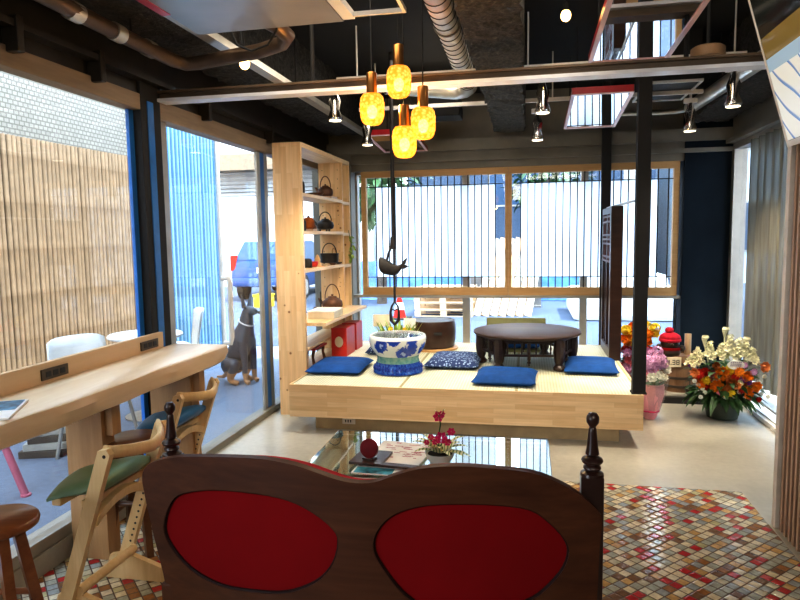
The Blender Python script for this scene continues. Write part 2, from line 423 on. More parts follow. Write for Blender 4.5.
# ------------------------------------------------------------------ shell
m = MB(); m.box(-2.2, 3.2, -3, 7.25, -.15, 0); m.o('floor', M['concrete'], kind='structure')
m = MB(); m.poly([(-2.2, -2.9, .002), (1.225, -2.9, .002), (1.225, 3.915, .002), (-2.2, 3.945, .002)]); m.o('floor_mosaic', M['mosaic'], kind='structure')
m = MB(); m.box(-2.6, 3.4, -3.2, 7.4, 3.0, 3.2); m.o('ceiling', M['ceil'], kind='structure')
m = MB(); m.box(-2.6, 3.4, -3.2, -3, 0, 3); m.o('wall_rear', M['steel'], kind='structure')
m = MB(); m.box(3.2, 3.4, -3, 2.0, 0, 3); m.o('wall_right', M['steel'], kind='structure')
# left wall: kerb, lintel, column
m = MB(); m.box(-2.30, -2.14, -3, 3.40, 0, .10); m.box(-2.30, -2.2, -3, -1.0, .1, 3); m.o('wall_left', M['kerb'], kind='structure')
m = MB(); m.box(-2.34, -2.17, -3, 7.2, 2.33, 3.0); m.box(-2.17, -2.10, -3, 7.0, 2.40, 2.43); m.o('beam_left', M['darksteel'], kind='structure')
m = MB()
for y in (1.2, 2.44, 2.98, 4.1, 5.2): m.box(-2.17, -2.09, y-.02, y+.02, 2.30, 2.45, .006)
m.o('trim_1', M['darksteel'], kind='structure')
w = struct('window_1')
m = MB(); m.box(-2.24, -2.15, -1, 3.38, 2.24, 2.33, .006); m.o('window_frame', M['headwood'], w)
m = MB(); m.box(-2.25, -2.15, -1, 3.40, .10, .16, .006); m.o('window_sill', M['alu'], w)
m = MB(); m.box(-2.205, -2.197, -1, 3.36, .16, 2.24); m.o('pane', M['glass'], w)
m = MB(); m.box(-2.23, -2.16, 1.55, 1.61, .16, 2.24, .004); m.o('mullion', M['darksteel'], w)
m = MB(); m.box(-2.22, -2.15, 3.38, 3.58, 0, 2.4, .004); col = m.o('column_left', M['black'], kind='structure')
m = MB(); m.box(-2.205, -2.145, 3.44, 3.50, 0, 2.3); m.o('film_strip', M['bluetape'], col)
m = MB(); m.box(-2.22, -2.20, 3.335, 3.379, .16, 2.24); m.o('film_strip', M['bluetape'], col)
d = struct('door_1')
m = MB(); m.box(-2.25, -2.15, 3.58, 7.0, 2.22, 2.33, .005); m.o('door_frame', M['headwood'], d)
m = MB(); m.box(-2.25, -2.15, 3.58, 7.0, 0, .05, .005); m.o('door_track', M['steel'], d)
for i, (y0, y1, mt) in enumerate(((3.58, 3.70, 'alu'), (5.06, 5.12, 'alu'), (5.12, 5.20, 'bluetape'), (5.20, 5.27, 'alu'), (6.88, 7.0, 'alu'))):
    m = MB(); m.box(-2.212, -2.188, y0, y1, .05, 2.22, .003); m.o('stile', M[mt], d)
m = MB(); m.box(-2.204, -2.197, 3.7, 5.06, .05, 2.22); m.o('pane', M['glass'], d)
m = MB(); m.box(-2.204, -2.197, 5.27, 6.88, .05, 2.22); m.o('pane', M['glass'], d)
m = MB(); m.tube([(-2.19, 4.36, .74), (-2.14, 4.36, .74), (-2.13, 4.36, .78), (-2.13, 4.36, 1.18), (-2.14, 4.36, 1.22), (-2.19, 4.36, 1.22)], .019, 12); m.o('door_handle', M['whitepot'], d, 50)
# back wall
w = struct('window_2')
m = MB()
for x0, x1 in ((-2.05, -1.88), (-.70, -.62), (.555, .63), (1.53, 1.62)): m.box(x0, x1, 7.10, 7.20, 0, 2.45, .004)
m.box(-2.05, 1.62, 7.10, 7.2, 2.20, 2.45); m.box(-2.05, 1.62, 7.1, 7.2, 0, .10); m.o('window_frame', M['alu'], w)
m = MB(); m.box(-1.88, 1.53, 7.147, 7.153, .10, 2.2); m.o('pane', M['glass'], w)
m = MB(); m.box(-2.3, 2.1, 7.0, 7.25, 2.45, 3.0); m.box(-2.16, 2.0, 6.88, 7.0, 2.40, 2.52); m.box(-2.16, 2.0, 6.86, 6.90, 2.29, 2.33); m.box(-2.16, 2.0, 6.93, 7.0, 2.22, 2.42); m.o('beam_back', M['steel'], kind='structure')
m = MB(); m.box(-2.34, -1.90, 6.90, 7.25, 0, 2.45); m.o('wall_back', M['steel'], kind='structure')
def shoji(name, x0, x1, px0, px1, n):
    w = struct(name)
    m = MB(); z0, z1 = .865, 2.225
    m.box(x0, x1, 6.955, 7.03, z1-.075, z1, .004); m.box(x0, x1, 6.955, 7.03, z0, z0+.085, .004)
    sa, sb = (.055, .034) if x0 < -1 else (.034, .055)
    m.box(x0, x0+sa, 6.956, 7.029, z0+.085, z1-.075, .003); m.box(x1-sb, x1, 6.956, 7.029, z0+.085, z1-.075, .003)
    m.o('window_frame', M['framewood'], w)
    m = MB(); st = (px1-px0)/n
    k = x0+.055
    xs = [px0+i*st for i in range(n+1)] + [px0-1.4*st, px1+1.4*st]
    for x in xs:
        if x0+.06 < x < x1-.06: m.box(x-.005, x+.005, 6.975, 6.99, z0+.085, z1-.075)
    for z in (1.06, 2.05): m.box(x0+.055, x1-.055, 6.977, 6.988, z-.004, z+.004)
    m.o('lattice', M['kumiko'], w)
    m = MB(); m.box(px0, px1, 6.992, 6.996, 1.06, 2.045); m.o('paper_panel', M['paper'], w)
    m = MB(); m.box(x0+.05, x1-.05, 7.000, 7.004, z0+.08, z1-.07); m.o('pane', M['glass'], w)
shoji('window_3', -1.80, -.197, -1.64, -.335, 18)
shoji('window_4', -.195, 1.50, -.066, 1.30, 19)
m = MB(); m.box(-1.9, 1.53, 6.93, 7.06, .835, .865, .004); m.o('trim_2', M['alu'], kind='structure')
m = MB(); m.box(1.53, 2.0, 6.90, 7.25, 0, 3.0); m.o('pillar_back', M['darkpillar'], kind='structure')
m = MB(); m.box(.84, 2.0, 5.98, 6.95, 0, .075, .006); m.o('floor_step', M['kerb'], kind='structure')
m = MB(); m.box(.84, 1.80, 5.93, 5.98, 0, .055); m.o('step_shadow', M['black'], kind='structure')  # black strip standing in for the shadow at the step's foot
# right wall
w = struct('window_5')
m = MB(); m.box(1.97, 2.07, 2.0, 6.9, 0, .05, .004); m.box(1.97, 2.07, 2.0, 6.9, 2.30, 2.36); m.box(1.96, 2.08, 6.82, 6.9, .05, 2.3); m.box(1.97, 2.07, 3.6, 3.7, .05, 2.3); m.o('window_frame', M['alu'], w)
m = MB(); m.box(2.03, 2.036, 2.0, 6.82, .05, 2.3); m.o('pane', M['glass'], w)
m = MB(); m.box(1.83, 1.97, 3.0, 5.98, 0, .035, .004); m.box(1.86, 1.875, 3.0, 5.98, .035, .05); m.o('window_track', M['white'], w)
m = MB(); m.box(1.96, 2.15, 2.0, 7.0, 2.36, 3.0); m.box(1.90, 1.96, 2.0, 6.9, 2.36, 2.40); m.o('beam_right', M['steel'], kind='structure')
m = MB(); n = 90; pts = []
for i in range(n+1):
    y = 3.6+i*(6.20-3.6)/n; pts.append((1.92+.022*math.sin(i*1.05)+.008*math.sin(i*2.3), y))
vs = [[m.bm.verts.new((x, y, z)) for x, y in pts] for z in (.22, 1.2, 2.30)]
for k in range(2):
    for i in range(n): m.bm.faces.new((vs[k][i], vs[k][i+1], vs[k+1][i+1], vs[k+1][i]))
tag(m.o('curtain', M['curtain'], sm=80), 'sheer grey brown curtain hanging over the right side window', 'curtain')
# slatted partition on the right
p = struct('partition_1')
m = MB(); m.box(1.265, 1.36, .8, 3.47, 0, 2.02); m.o('backing', M['slatdark'], p)
m = MB()
y = .8
while y < 3.44:
    m.box(1.254, 1.266, y, y+.022, .0, 2.0); y += .050
m.o('slats', M['slat'], p)
m = MB(); m.box(1.240, 1.37, 3.445, 3.49, 0, 2.02, .003); m.o('edge_trim', M['trimlight'], p)
m = MB(); m.box(1.10, 1.45, 3.50, 3.56, 2.47, 3.0); m.o('trim_4', M['black'], kind='structure')

exec_parts = []
# ------------------------------------------------------------------ ceiling services
t = thing('steel_beam', 'long brown steel beam crossing the room under the black ceiling', 'beam', (0, 3.6, 2.318))
m = MB(); m.box(-2.16, 3.0, -.020, .020, .018, .052); m.box(-2.16, 3.0, -.045, .045, .052, .064); m.o('web', M['beam'], t)
m = MB(); m.box(-2.16, 3.0, -.05, .05, 0, .018); m.o('flange', M['flange'], t)
m = MB(); 
for x in (-1.2, .79, 2.2): m.cyl((x, 0, .06), (x, 0, .682), .012)
parts(m, 'hanger_rod', M['black'], t)
def sbeam(x0, x1, y0, y1, z0, mt, label):
    m = MB(); r = bmesh.ops.create_grid(m.bm, x_segments=2, y_segments=2, size=1); bmesh.ops.delete(m.bm, geom=list(m.bm.verts), context='VERTS')
    nx, ny = max(6, int((x1-x0)/.045)), int((y1-y0)/.05)
    prof = [(x0, 3.0)]+[(x0, z0+(3-z0)*(1-i/5)) for i in range(1, 6)]+[(x0+(x1-x0)*i/nx, z0) for i in range(1, nx)]+[(x1, z0+(3-z0)*i/5) for i in range(0, 6)]
    G = []
    for j in range(ny+1):
        y = y0+(y1-y0)*j/ny
        G.append([m.bm.verts.new((x+random.uniform(-.012, .012), y, min(3, z+random.uniform(-.012, .012)))) for x, z in prof])
    for j in range(ny):
        for i in range(len(prof)-1): m.bm.faces.new((G[j][i], G[j][i+1], G[j+1][i+1], G[j+1][i]))
    m.bm.faces.new(G[0]); m.bm.faces.new(G[-1])
    tag(m.o('insulated_beam', M[mt], sm=70), label, 'beam')
sbeam(-.33, -.03, 1.2, 6.85, 2.56, 'sprayedg', 'rough sprayed ceiling beam beside the white spiral duct')
sbeam(-2.09, -1.72, .6, 6.8, 2.60, 'sprayed', 'rough black sprayed beam running above the windows on the left')
sbeam(1.50, 1.88, 3.75, 6.8, 2.56, 'sprayed', 'rough dark sprayed beam above the curtain on the right')
# spiral duct with elbow
t = thing('spiral_duct', 'white spiral ventilation duct with dark rings under the black ceiling', 'duct')
P = [(-.47, 1.6, 2.78), (-.49, 5.55, 2.78)]
m = MB(); m.cyl(P[0], P[1], .074, n=28); m.o('duct_pipe', M['duct'], t, 40)
m = MB(); m.tube([(-.49, 5.5, 2.78), (-.50, 5.68, 2.78), (-.54, 5.78, 2.78), (-.62, 5.83, 2.78), (-.75, 5.80, 2.79), (-1.2, 5.55, 2.80)], .076, 20); m.o('elbow', M['duct2'], t, 60)
m = MB()
for i in range(38):
    y = 1.7+i*.105
    if y < 5.5: m.tube([(-.4705-.00506*(y-1.6)+.0755*math.cos(a*PI/12), y, 2.78+.0755*math.sin(a*PI/12)) for a in range(24)], .0035, 4, True)
parts(m, 'seam_ring', M['black'], t)
m = MB(); 
for y in (2.2, 4.0, 5.4): m.tube([(-.48+.08*math.cos(a*PI/12), y, 2.78+.08*math.sin(a*PI/12)) for a in range(24)], .006, 4, True); m.cyl((-.48, y, 2.86), (-.48, y, 3.0), .006)
parts(m, 'hanger', M['steel'], t)
# brown pipe
t = thing('insulated_pipe', 'brown pipe with metal couplings running along the top left ceiling', 'pipe')
PP = [(-1.90, 1.4, 2.50), (-1.945, 2.85, 2.50), (-1.925, 3.35, 2.49), (-1.88, 3.42, 2.485), (-1.80, 3.42, 2.485), (-1.38, 3.30, 2.49), (-1.24, 3.24, 2.50), (-1.18, 3.16, 2.51), (-1.20, 3.06, 2.53), (-1.27, 2.95, 2.56)]
m = MB(); m.tube(PP, .038, 14); m.o('pipe', M['pipe'], t, 60)
m = MB()
for y in (2.55, 2.85, 3.12): m.cyl((-1.942, y, 2.50), (-1.942, y+.07, 2.498), .043, n=18)
parts(m, 'coupling', M['duct2'], t, 40)
m = MB()
for q in ((-1.93, 2.2), (-1.94, 3.0), (-1.5, 3.32)): m.cyl((q[0], q[1], 2.54), (q[0], q[1], 3.0), .006)
parts(m, 'hanger', M['black'], t)
t = thing('cable_tray', 'ribbed metal cable tray running beside the rough black beam on the left', 'cable tray')
m = MB(); m.box(-1.70, -1.63, 2.2, 6.8, 2.56, 2.57); m.box(-1.70, -1.695, 2.2, 6.8, 2.57, 2.60); m.box(-1.635, -1.63, 2.2, 6.8, 2.57, 2.60); m.o('channel', M['duct2'], t)
m = MB()
for y in (2.6, 4.6, 6.5): m.cyl((-1.665, y, 2.57), (-1.665, y, 3.0), .006)
parts(m, 'hanger', M['black'], t)
t = thing('silver_duct', 'smooth silver duct slanting under the ceiling on the right', 'duct')
m = MB(); m.cyl((1.43, 6.3, 2.62), (1.44, 3.9, 2.56), .055, n=24); m.o('duct_pipe', M['duct2'], t, 40)
m = MB(); m.tube([(1.43, 6.25, 2.62), (1.42, 6.4, 2.62), (1.35, 6.47, 2.62), (1.2, 6.48, 2.62), (.85, 6.45, 2.62)], .022, 10); m.o('branch_pipe', M['duct2'], t, 60)
m = MB(); m.cyl((1.435, 5.4, 2.6), (1.435, 5.4, 3), .006); m.cyl((1.44, 4.2, 2.6), (1.44, 4.2, 3), .006); parts(m, 'hanger', M['black'], t)
# mirror panels in red frames
def mirror_panel(x0, x1, y0, y1, z, label, face='mirror', fr='redpaint', group=None, tilt=0):
    t = thing('hanging_mirror', label, 'mirror panel', ((x0+x1)/2, (y0+y1)/2, z), rot=(-tilt, 0, 0)); a, b = (x1-x0)/2, (y1-y0)/2
    m = MB(); m.box(-a+.02, a-.02, -b+.02, b-.02, .002, .03); m.o('mirror_face', M[face], t)
    m = MB()
    for q in ((-a, a, -b, -b+.022), (-a, a, b-.022, b), (-a, -a+.022, -b+.022, b-.022), (a-.022, a, -b+.022, b-.022)): m.box(*q, .002, .05)
    m.o('frame', M[fr], t)
    m = MB()
    for q in ((-a-.004, a+.004, -b-.004, -b+.02), (-a-.004, a+.004, b-.02, b+.004), (-a-.004, -a+.02, -b+.02, b-.02), (a-.02, a+.004, -b+.02, b-.02)): m.box(*q, -.004, .002)
    m.o('edge_strip', M['pinkpaint'], t)
    m = MB()
    for sx in (-1, 1):
        for sy in (-1, 1): m.cyl((sx*a*.8, sy*b*.8, .045), (sx*a*.8, sy*b*.8, 3.0-z+.07), .005)
    parts(m, 'hanger', M['black'], t)
mirror_panel(.34, .77, 2.62, 3.95, 2.50, 'large red framed mirror panel hung from the ceiling before the steel beam', tilt=.035)
mirror_panel(.31, .73, 4.86, 5.88, 2.455, 'smaller looking red framed mirror panel hung behind the steel beam', tilt=.075)
mirror_panel(-1.48, -1.02, 5.95, 6.75, 2.42, 'small pink edged mirror panel hung beyond the glowing pendant lamps', tilt=.07)
t = thing('ceiling_panel', 'grey metal ceiling panel with a red corner at the top left', 'panel', (0, 0, 2.5)); CP = t
m = MB(); m.prism([(-1.55, 2.2, 0), (-.84, 2.2, 0), (-.84, 2.99, 0), (-1.585, 3.01, 0)], (0, 0, .04)); m.o('panel_face', M['greypanel'], t)
m = MB(); m.box(-1.60, -1.56, 2.2, 2.72, -.004, .045); m.o('red_edge', M['redpaint'], t)
m = MB(); m.box(-.835, -.78, 2.2, 2.97, .0, .03); m.o('side_rail', M['white'], t)
m = MB()
m.box(-.55, -.535, 2.2, 2.93, 0, .02); m.box(-.78, -.535, 2.93, 2.945, 0, .02); m.o('edge_rail', M['trimlight'], t)
m = MB()
for x, y in ((-1.4, 2.4), (-1.4, 2.9), (-.9, 2.4), (-.9, 2.9)): m.cyl((x, y, .04), (x, y, .5), .006)
parts(m, 'hanger', M['black'], t)
m = MB(); m.tube([(-1.42, 3.03, 2.515), (-1.40, 3.05, 2.45), (-1.33, 3.06, 2.42), (-1.24, 3.05, 2.44), (-1.19, 3.04, 2.50), (-1.17, 3.0, 2.53)], .006, 6)
m.o('cable', M['black'], CP, 60).location = (0, 0, -2.5)
# ceiling rails, boxes
m = MB(); m.box(-1.35, 1.37, 4.58, 4.61, 2.62, 2.65); 
for x in (-1.2, 0, 1.3): m.cyl((x, 4.595, 2.65), (x, 4.595, 3), .006)
tag(m.o('lighting_track', M['white']), 'white lighting track behind the steel beam', 'track')
m = MB(); m.box(-1.45, 1.36, 5.58, 5.61, 2.60, 2.63)
for x in (-1.3, 0.2, 1.3): m.cyl((x, 5.595, 2.63), (x, 5.595, 3), .006)
tag(m.o('lighting_track', M['trimlight']), 'pale lighting track further back beneath the ceiling', 'track')
m = MB(); m.box(-.98, -.62, 6.1, 6.4, 2.62, 2.80, .01); m.cyl((-.8, 6.25, 2.8), (-.8, 6.25, 3), .01)
tag(m.o('ceiling_box', M['black']), 'black box unit under the ceiling between duct elbow and sprayed beam', 'box')
t = thing('ceiling_speaker', 'round beige ceiling disc above the right end of the steel beam', 'speaker', (.93, 3.75, 2.415))
m = MB(); m.lathe([(.075, 0), (.085, .005), (.085, .05), (.07, .06)], 28); m.o('body', pbr('brown disc', (.34, .20, .10), .6), t, 40)
m = MB(); m.cyl((0, 0, .05), (0, 0, .585), .01); m.o('stem', M['black'], t)
t = thing('ceiling_hatch', 'pale rimmed square opening in the ceiling near the silver duct', 'hatch', (1.08, 5.6, 2.62))
m = MB()
for q in ((-.20, .20, -.35, -.335), (-.20, .20, .335, .35), (-.20, -.185, -.335, .335), (.185, .20, -.335, .335)): m.box(*q, 0, .02)
m.o('rim', M['white'], t)
m = MB(); m.box(-.185, .185, -.335, .335, .01, .38); m.o('cavity', M['black'], t)
# track spot lights
def spot_head(loc, top, label, aim, power, hue=(1, .86, .66), size=1.0):
    t = thing('track_spotlight', label, 'spotlight', loc)
    h = top-loc[2]
    m = MB(); m.box(-.05, .05, -.02, .02, .085*size, .11*size, .004); m.cyl((0, 0, .1*size), (0, 0, h), .010); m.o('bracket', M['white'], t)
    m = MB(); m.lathe([(.032*size, -.06*size), (.036*size, -.05*size), (.022*size, -.01*size), (.030*size, .03*size), (.018*size, .06*size), (.012*size, .09*size)], 18); m.o('lamp_body', M['chrome'], t, 50)
    m = MB(); m.cyl((0, 0, -.058*size), (0, 0, -.063*size), .029*size); e = NT('lamp lens'); e.b.inputs['Emission Color'].default_value = (1, .85, .6, 1); e.b.inputs['Emission Strength'].default_value = 2; m.o('lens', e.m, t)
    if power:
        L = bpy.data.lights.new('spot', 'SPOT'); L.energy = power; L.color = hue; L.spot_size = math.radians(95); L.spot_blend = .8; L.shadow_soft_size = .06
        lo = bpy.data.objects.new('spot', L); COL.objects.link(lo); lo.location = (loc[0], loc[1], loc[2]-.09)
        lo.rotation_euler = (Vector(aim)-Vector(lo.location)).to_track_quat('-Z', 'Y').to_euler()
spot_head((-1.37, 4.595, 2.44), 2.63, 'chrome track spotlight left of the pendant lamps', (-1.5, 5.0, .4), 160, size=1.5)
spot_head((-1.38, 5.595, 2.40), 2.61, 'small chrome spotlight hanging just below the leftmost pendant shade', (-1.0, 6, .4), 120, size=1.5)
spot_head((.10, 4.595, 2.42), 2.63, 'chrome spotlight between the sprayed beam and the mirror panels, upper one', (0, 5.2, .4), 170, size=1.5)
spot_head((.08, 5.595, 2.38), 2.61, 'chrome spotlight between the sprayed beam and the mirror panels, lower one', (0, 5.8, .4), 120, size=1.5)
spot_head((1.27, 5.595, 2.40), 2.61, 'chrome spotlight beside the silver duct over the flowers', (1.5, 5.6, .3), 260, size=1.5)
spot_head((1.30, 4.595, 2.40), 2.63, 'chrome spotlight at the far right near the tilted screen', (1.0, 4.8, 0), 150, size=1.5)
for (x, y, z), lab in (((-1.62, 3.62, 2.52), 'small glowing bulb under the brown pipe'), ((.22, 4.1, 2.80), 'warm glowing ceiling bulb at the top centre')):
    t = thing('ceiling_bulb', lab, 'light bulb', (x, y, z))
    e = NT('warm bulb'); e.b.inputs['Emission Color'].default_value = (1, .62, .2, 1); e.b.inputs['Emission Strength'].default_value = 9
    m = MB(); m.sph((0, 0, 0), .03, (1, 1, 1.15)); m.o('bulb', e.m, t, 80)
    m = MB(); m.cyl((0, 0, .025), (0, 0, .07), .018); m.cyl((0, 0, .07), (0, 0, 3-z), .006); m.o('socket', M['black'], t)
# pendants
def amber():
    mm = bpy.data.materials.new('amber textured glass'); mm.use_nodes = True; t = mm.node_tree; t.nodes.clear(); L = t.links.new
    o = t.nodes.new('ShaderNodeOutputMaterial'); a = t.nodes.new('ShaderNodeAddShader'); mx = t.nodes.new('ShaderNodeMixShader')
    em = t.nodes.new('ShaderNodeEmission'); tl = t.nodes.new('ShaderNodeBsdfTranslucent'); tr = t.nodes.new('ShaderNodeBsdfTransparent')
    vo = t.nodes.new('ShaderNodeTexVoronoi'); vo.inputs['Scale'].default_value = 60; tc = t.nodes.new('ShaderNodeTexCoord'); L(tc.outputs['Object'], vo.inputs['Vector'])
    cr = t.nodes.new('ShaderNodeValToRGB'); cr.color_ramp.elements[0].color = (1, .66, .22, 1); cr.color_ramp.elements[1].color = (.78, .27, .02, 1); cr.color_ramp.elements[0].position = .15; cr.color_ramp.elements[1].position = .7
    L(vo.outputs['Distance'], cr.inputs[0]); L(cr.outputs[0], em.inputs[0]); em.inputs[1].default_value = .75
    tr.inputs[0].default_value = (1, .62, .2, 1); tl.inputs[0].default_value = (.45, .20, .035, 1); mx.inputs[0].default_value = .5
    L(tl.outputs[0], mx.inputs[1]); L(tr.outputs[0], mx.inputs[2]); L(mx.outputs[0], a.inputs[0]); L(em.outputs[0], a.inputs[1]); L(a.outputs[0], o.inputs[0]); return mm
M['amber'] = amber()
e = NT('filament bulb'); e.b.inputs['Emission Color'].default_value = (1, .78, .38, 1); e.b.inputs['Emission Strength'].default_value = 7; M['bulb'] = e.m
t = thing('pendant_lamp', 'amber textured glass pendant lamp, leftmost of the cluster of four', 'pendant lamp', (0, 0, 0), group='amber pendant lamps')
def bumpy(a, z): return 1+.035*math.sin(a*14)*math.sin(z*190)
prof = [(.030, .088), (.050, .086), (.062, .070), (.068, .040), (.068, .0), (.066, -.035), (.056, -.066), (.040, -.080), (.022, -.084)]
fine = []
for k in range(len(prof)-1):
    for j in range(3):
        q = j/3; fine.append((prof[k][0]*(1-q)+prof[k+1][0]*q, prof[k][1]*(1-q)+prof[k+1][1]*q))
fine.append(prof[-1])
m = MB(); m.lathe(fine, 42, mod=bumpy, cap=False); m.o('shade', M['amber'], t, 60)
m = MB(); m.sph((0, 0, -.01), .030, (1, 1, 1.25)); m.o('bulb', M['bulb'], t, 80)
m = MB(); m.lathe([(.030, .085), (.030, .20), (.027, .205), (.010, .207)], 24); m.o('brass_tube', M['brass'], t, 40)
t.location = (-.80, 3.36, 2.165); t.scale = (.93, .93, .93)
PEN = [(-.80, 3.36, 2.165, None), (-.655, 3.36, 2.295, 'amber textured glass pendant lamp, highest of the cluster of four'),
       (-.53, 3.36, 2.08, 'amber textured glass pendant lamp, rightmost of the cluster of four'), (-.63, 3.36, 1.99, 'amber textured glass pendant lamp, lowest of the cluster of four')]
for i, (x, y, z, lab) in enumerate(PEN):
    q = t if i == 0 else dup(t, (x, y, z), None, lab)
    m = MB(); m.cyl((0, 0, .2), (0, 0, (3.0-z)/.93), .0035, n=8); m.o('cord', M['black'], q)
    L = bpy.data.lights.new('bulb_light', 'POINT'); L.energy = 5; L.color = (1, .65, .25); L.shadow_soft_size = .05
    lo = bpy.data.objects.new('bulb_light', L); COL.objects.link(lo); lo.location = (x, y, z-.12)
# posts
t = thing('steel_post', 'slim black steel post standing on the front right corner of the tatami platform', 'post', (.775, 4.70, .38))
m = MB(); m.box(-.043, .043, -.04, .04, 0, 2.62, .003); m.o('shaft', M['black'], t)
m = MB(); m.box(-.05, .05, -.045, .045, 0, .012); m.o('base_plate', M['black'], t)
t = thing('steel_post', 'thin black steel post behind the dark wooden screen', 'post', (.775, 6.83, 0))
m = MB(); m.box(-.045, .045, -.03, .03, .0, 3.0, .003); m.o('shaft', M['black'], t)
m = MB(); m.box(-.055, .055, -.04, .04, 0, .012); m.o('base_plate', M['black'], t)
m = MB(); m.cyl((.79, 4.74, 1.745), (.79, 6.80, 1.76), .011); tag(m.o('rail_rod', M['flange']), 'pale horizontal rod joining the two black posts', 'rod')
# tilted screen at top right
t = thing('tilted_screen', 'tilted hanging screen with a white and blue wave picture, top right corner', 'screen', (1.22, 2.8, 1.90), rot=(0, -math.radians(16), 0))
m = MB(); m.box(0, .05, -.62, .62, 0, .74, .006); m.o('casing', M['black'], t)
t2 = NT('wave picture'); v = t2.coord((1, 1, 1)); c = t2.new('ShaderNodeTexCoord'); sx = t2.new('ShaderNodeSeparateXYZ'); t2.lk(c.outputs['Object'], sx.inputs[0])
wv = t2.math('FRACT', t2.math('MULTIPLY', t2.math('ADD', sx.outputs[2], t2.math('ADD', t2.math('MULTIPLY', sx.outputs[1], -1.2), t2.math('MULTIPLY', t2.math('SINE', t2.math('MULTIPLY', sx.outputs[1], 14)), .04))), 7))
wc = t2.ramp(wv, [(.10, (.16, .28, .52)), (.18, (.74, .76, .72))])
z = sx.outputs[2]
o1 = t2.mix(t2.math('GREATER_THAN', z, .36), wc, (.36, .50, .62)); o1 = t2.mix(t2.math('GREATER_THAN', z, .42), o1, (.20, .14, .04)); o1 = t2.mix(t2.math('GREATER_THAN', z, .52), o1, (.012, .014, .012))
t2.lk(o1, t2.b.inputs['Base Color']); t2.lk(o1, t2.b.inputs['Emission Color']); t2.b.inputs['Emission Strength'].default_value = .35; t2.b.inputs['Roughness'].default_value = .12
m = MB(); m.box(-.004, 0, -.60, .60, .03, .72); m.o('picture_panel', t2.m, t)
m = MB(); m.box(-.006, .0, -.62, .62, 0, .028); m.o('bottom_bezel', M['white'], t)
m = MB(); m.box(-.006, 0, .604, .62, .028, .74); m.o('side_bezel', M['trimlight'], t)
m = MB(); m.cyl((.04, .3, .55), (.36, .3, 1.0), .02); m.cyl((.04, -.3, .55), (.36, -.3, 1.0), .02); parts(m, 'mount_arm', M['black'], t)

# ------------------------------------------------------------------ tatami platform and what stands on it
PZ = .38
t = thing('tatami_platform', 'wide laminated pine platform carrying the tatami mats', 'platform', (-.5, 5.67, 0))
m = MB(); m.box(-1.30, 1.30, -1.05, 1.05, .13, .355, .002); m.o('body', M['pineF'], t)
m = MB(); m.box(-1.30, 1.30, -1.05, -1.035, .355, .382); m.box(1.285, 1.30, -1.035, 1.05, .355, .382); m.box(-1.30, -1.285, -1.035, 1.05, .355, .382); m.box(-1.285, 1.285, 1.035, 1.05, .355, .382); m.o('rim', M['pineF'], t)
m = MB(); m.box(-1.14, 1.16, -.905, .95, 0, .13); pl = m.o('plinth', M['toe'], t)
m = MB(); m.box(-.92, -.815, -.911, -.905, .045, .095, .002); ou = m.o('outlet_plate', M['trimlight'], t)
m = MB()
for k in (-.02, 0.0, .02): m.box(-.872+k-.004, -.872+k+.004, -.914, -.911, .06, .08)
parts(m, 'socket_slot', M['ink'], ou)
x = -1.785
for i, lab in enumerate(('pale tatami mat on the platform beside the bookshelf', 'pale tatami mat in the middle of the platform', 'pale tatami mat at the post end of the platform')):
    t = thing('tatami_mat', lab, 'tatami mat', (x+.4285, 5.67, .356), group='tatami mats on the platform')
    m = MB(); m.box(-.426, .426, -1.033, 1.033, 0, .024, .003); m.o('rush_surface', M['tatami'], t)
    m = MB(); m.box(-.4275, -.418, -1.034, 1.034, .001, .0255); m.box(.418, .4275, -1.034, 1.034, .001, .0255); m.o('cloth_border', M['tatamiedge'], t)
    x += .857
# cushions
def cushion(x, y, a, b, rz, mt, label, h=.085, z=PZ):
    m = MB(); n = 14; G = {}
    for top in (0, 1):
        for i in range(n+1):
            for j in range(n+1):
                u, v = -1+2*i/n, -1+2*j/n
                if not top and (i in (0, n) or j in (0, n)): G[(0, i, j)] = G.get((1, i, j)); 
                e = max(0, (1-u**4)*(1-v**4))**.42
                px, py = u*a*(1-.05*(1-v*v)), v*b*(1-.05*(1-u*u))
                edge = h*.38
                zz = edge+(h-edge)*e-.010*math.exp(-(u*u+v*v)*14) if top else edge*(1-e**.6)
                if (i in (0, n) or j in (0, n)):
                    if top == 0: G[(0, i, j)] = m.bm.verts.new((px, py, edge))
                    else: G[(1, i, j)] = G[(0, i, j)]
                else: G[(top, i, j)] = m.bm.verts.new((px, py, zz))
    for top in (0, 1):
        for i in range(n):
            for j in range(n): m.bm.faces.new([G[(top, i+p, j+q)] for p, q in ((0, 0), (1, 0), (1, 1), (0, 1))])
    o = m.o('floor_cushion', M[mt], sm=75); o.location = (x, y, z+.001); o.rotation_euler = (0, 0, rz)
    return tag(o, label, 'cushion')
cushion(-1.56, 5.22, .235, .27, .02, 'indigo', 'plain blue floor cushion left of the blue and white jar')
cushion(-.62, 5.58, .235, .29, -.03, 'indigop', 'white speckled indigo floor cushion between jar and round table')
cushion(-.16, 4.97, .24, .24, -.05, 'indigo', 'plain blue floor cushion in front of the round table')
cushion(.52, 5.48, .215, .27, -.05, 'indigo', 'plain blue floor cushion right of the round table near the post')
cushion(-1.33, 6.08, .20, .20, .1, 'indigop', 'dark patterned floor cushion mostly hidden behind the blue and white jar')
t = thing('legless_chair', 'low olive backed legless chair behind the round table', 'floor chair', (-.10, 6.47, PZ+.001))
m = MB(); m.box(-.31, .29, .16, .19, .03, .30, .012, M=Rx(-.12)); m.o('backrest', pbr('olive board', (.20, .20, .08), .6), t, 40)
m = MB(); m.box(-.27, .25, -.26, .18, 0, .03, .008); m.o('seat', pbr('olive seat board', (.20, .20, .08), .6), t)
cushion(-.10, 6.37, .24, .16, 0, 'indigo', 'blue floor cushion on the legless chair seen under the round table', .09, PZ+.031)
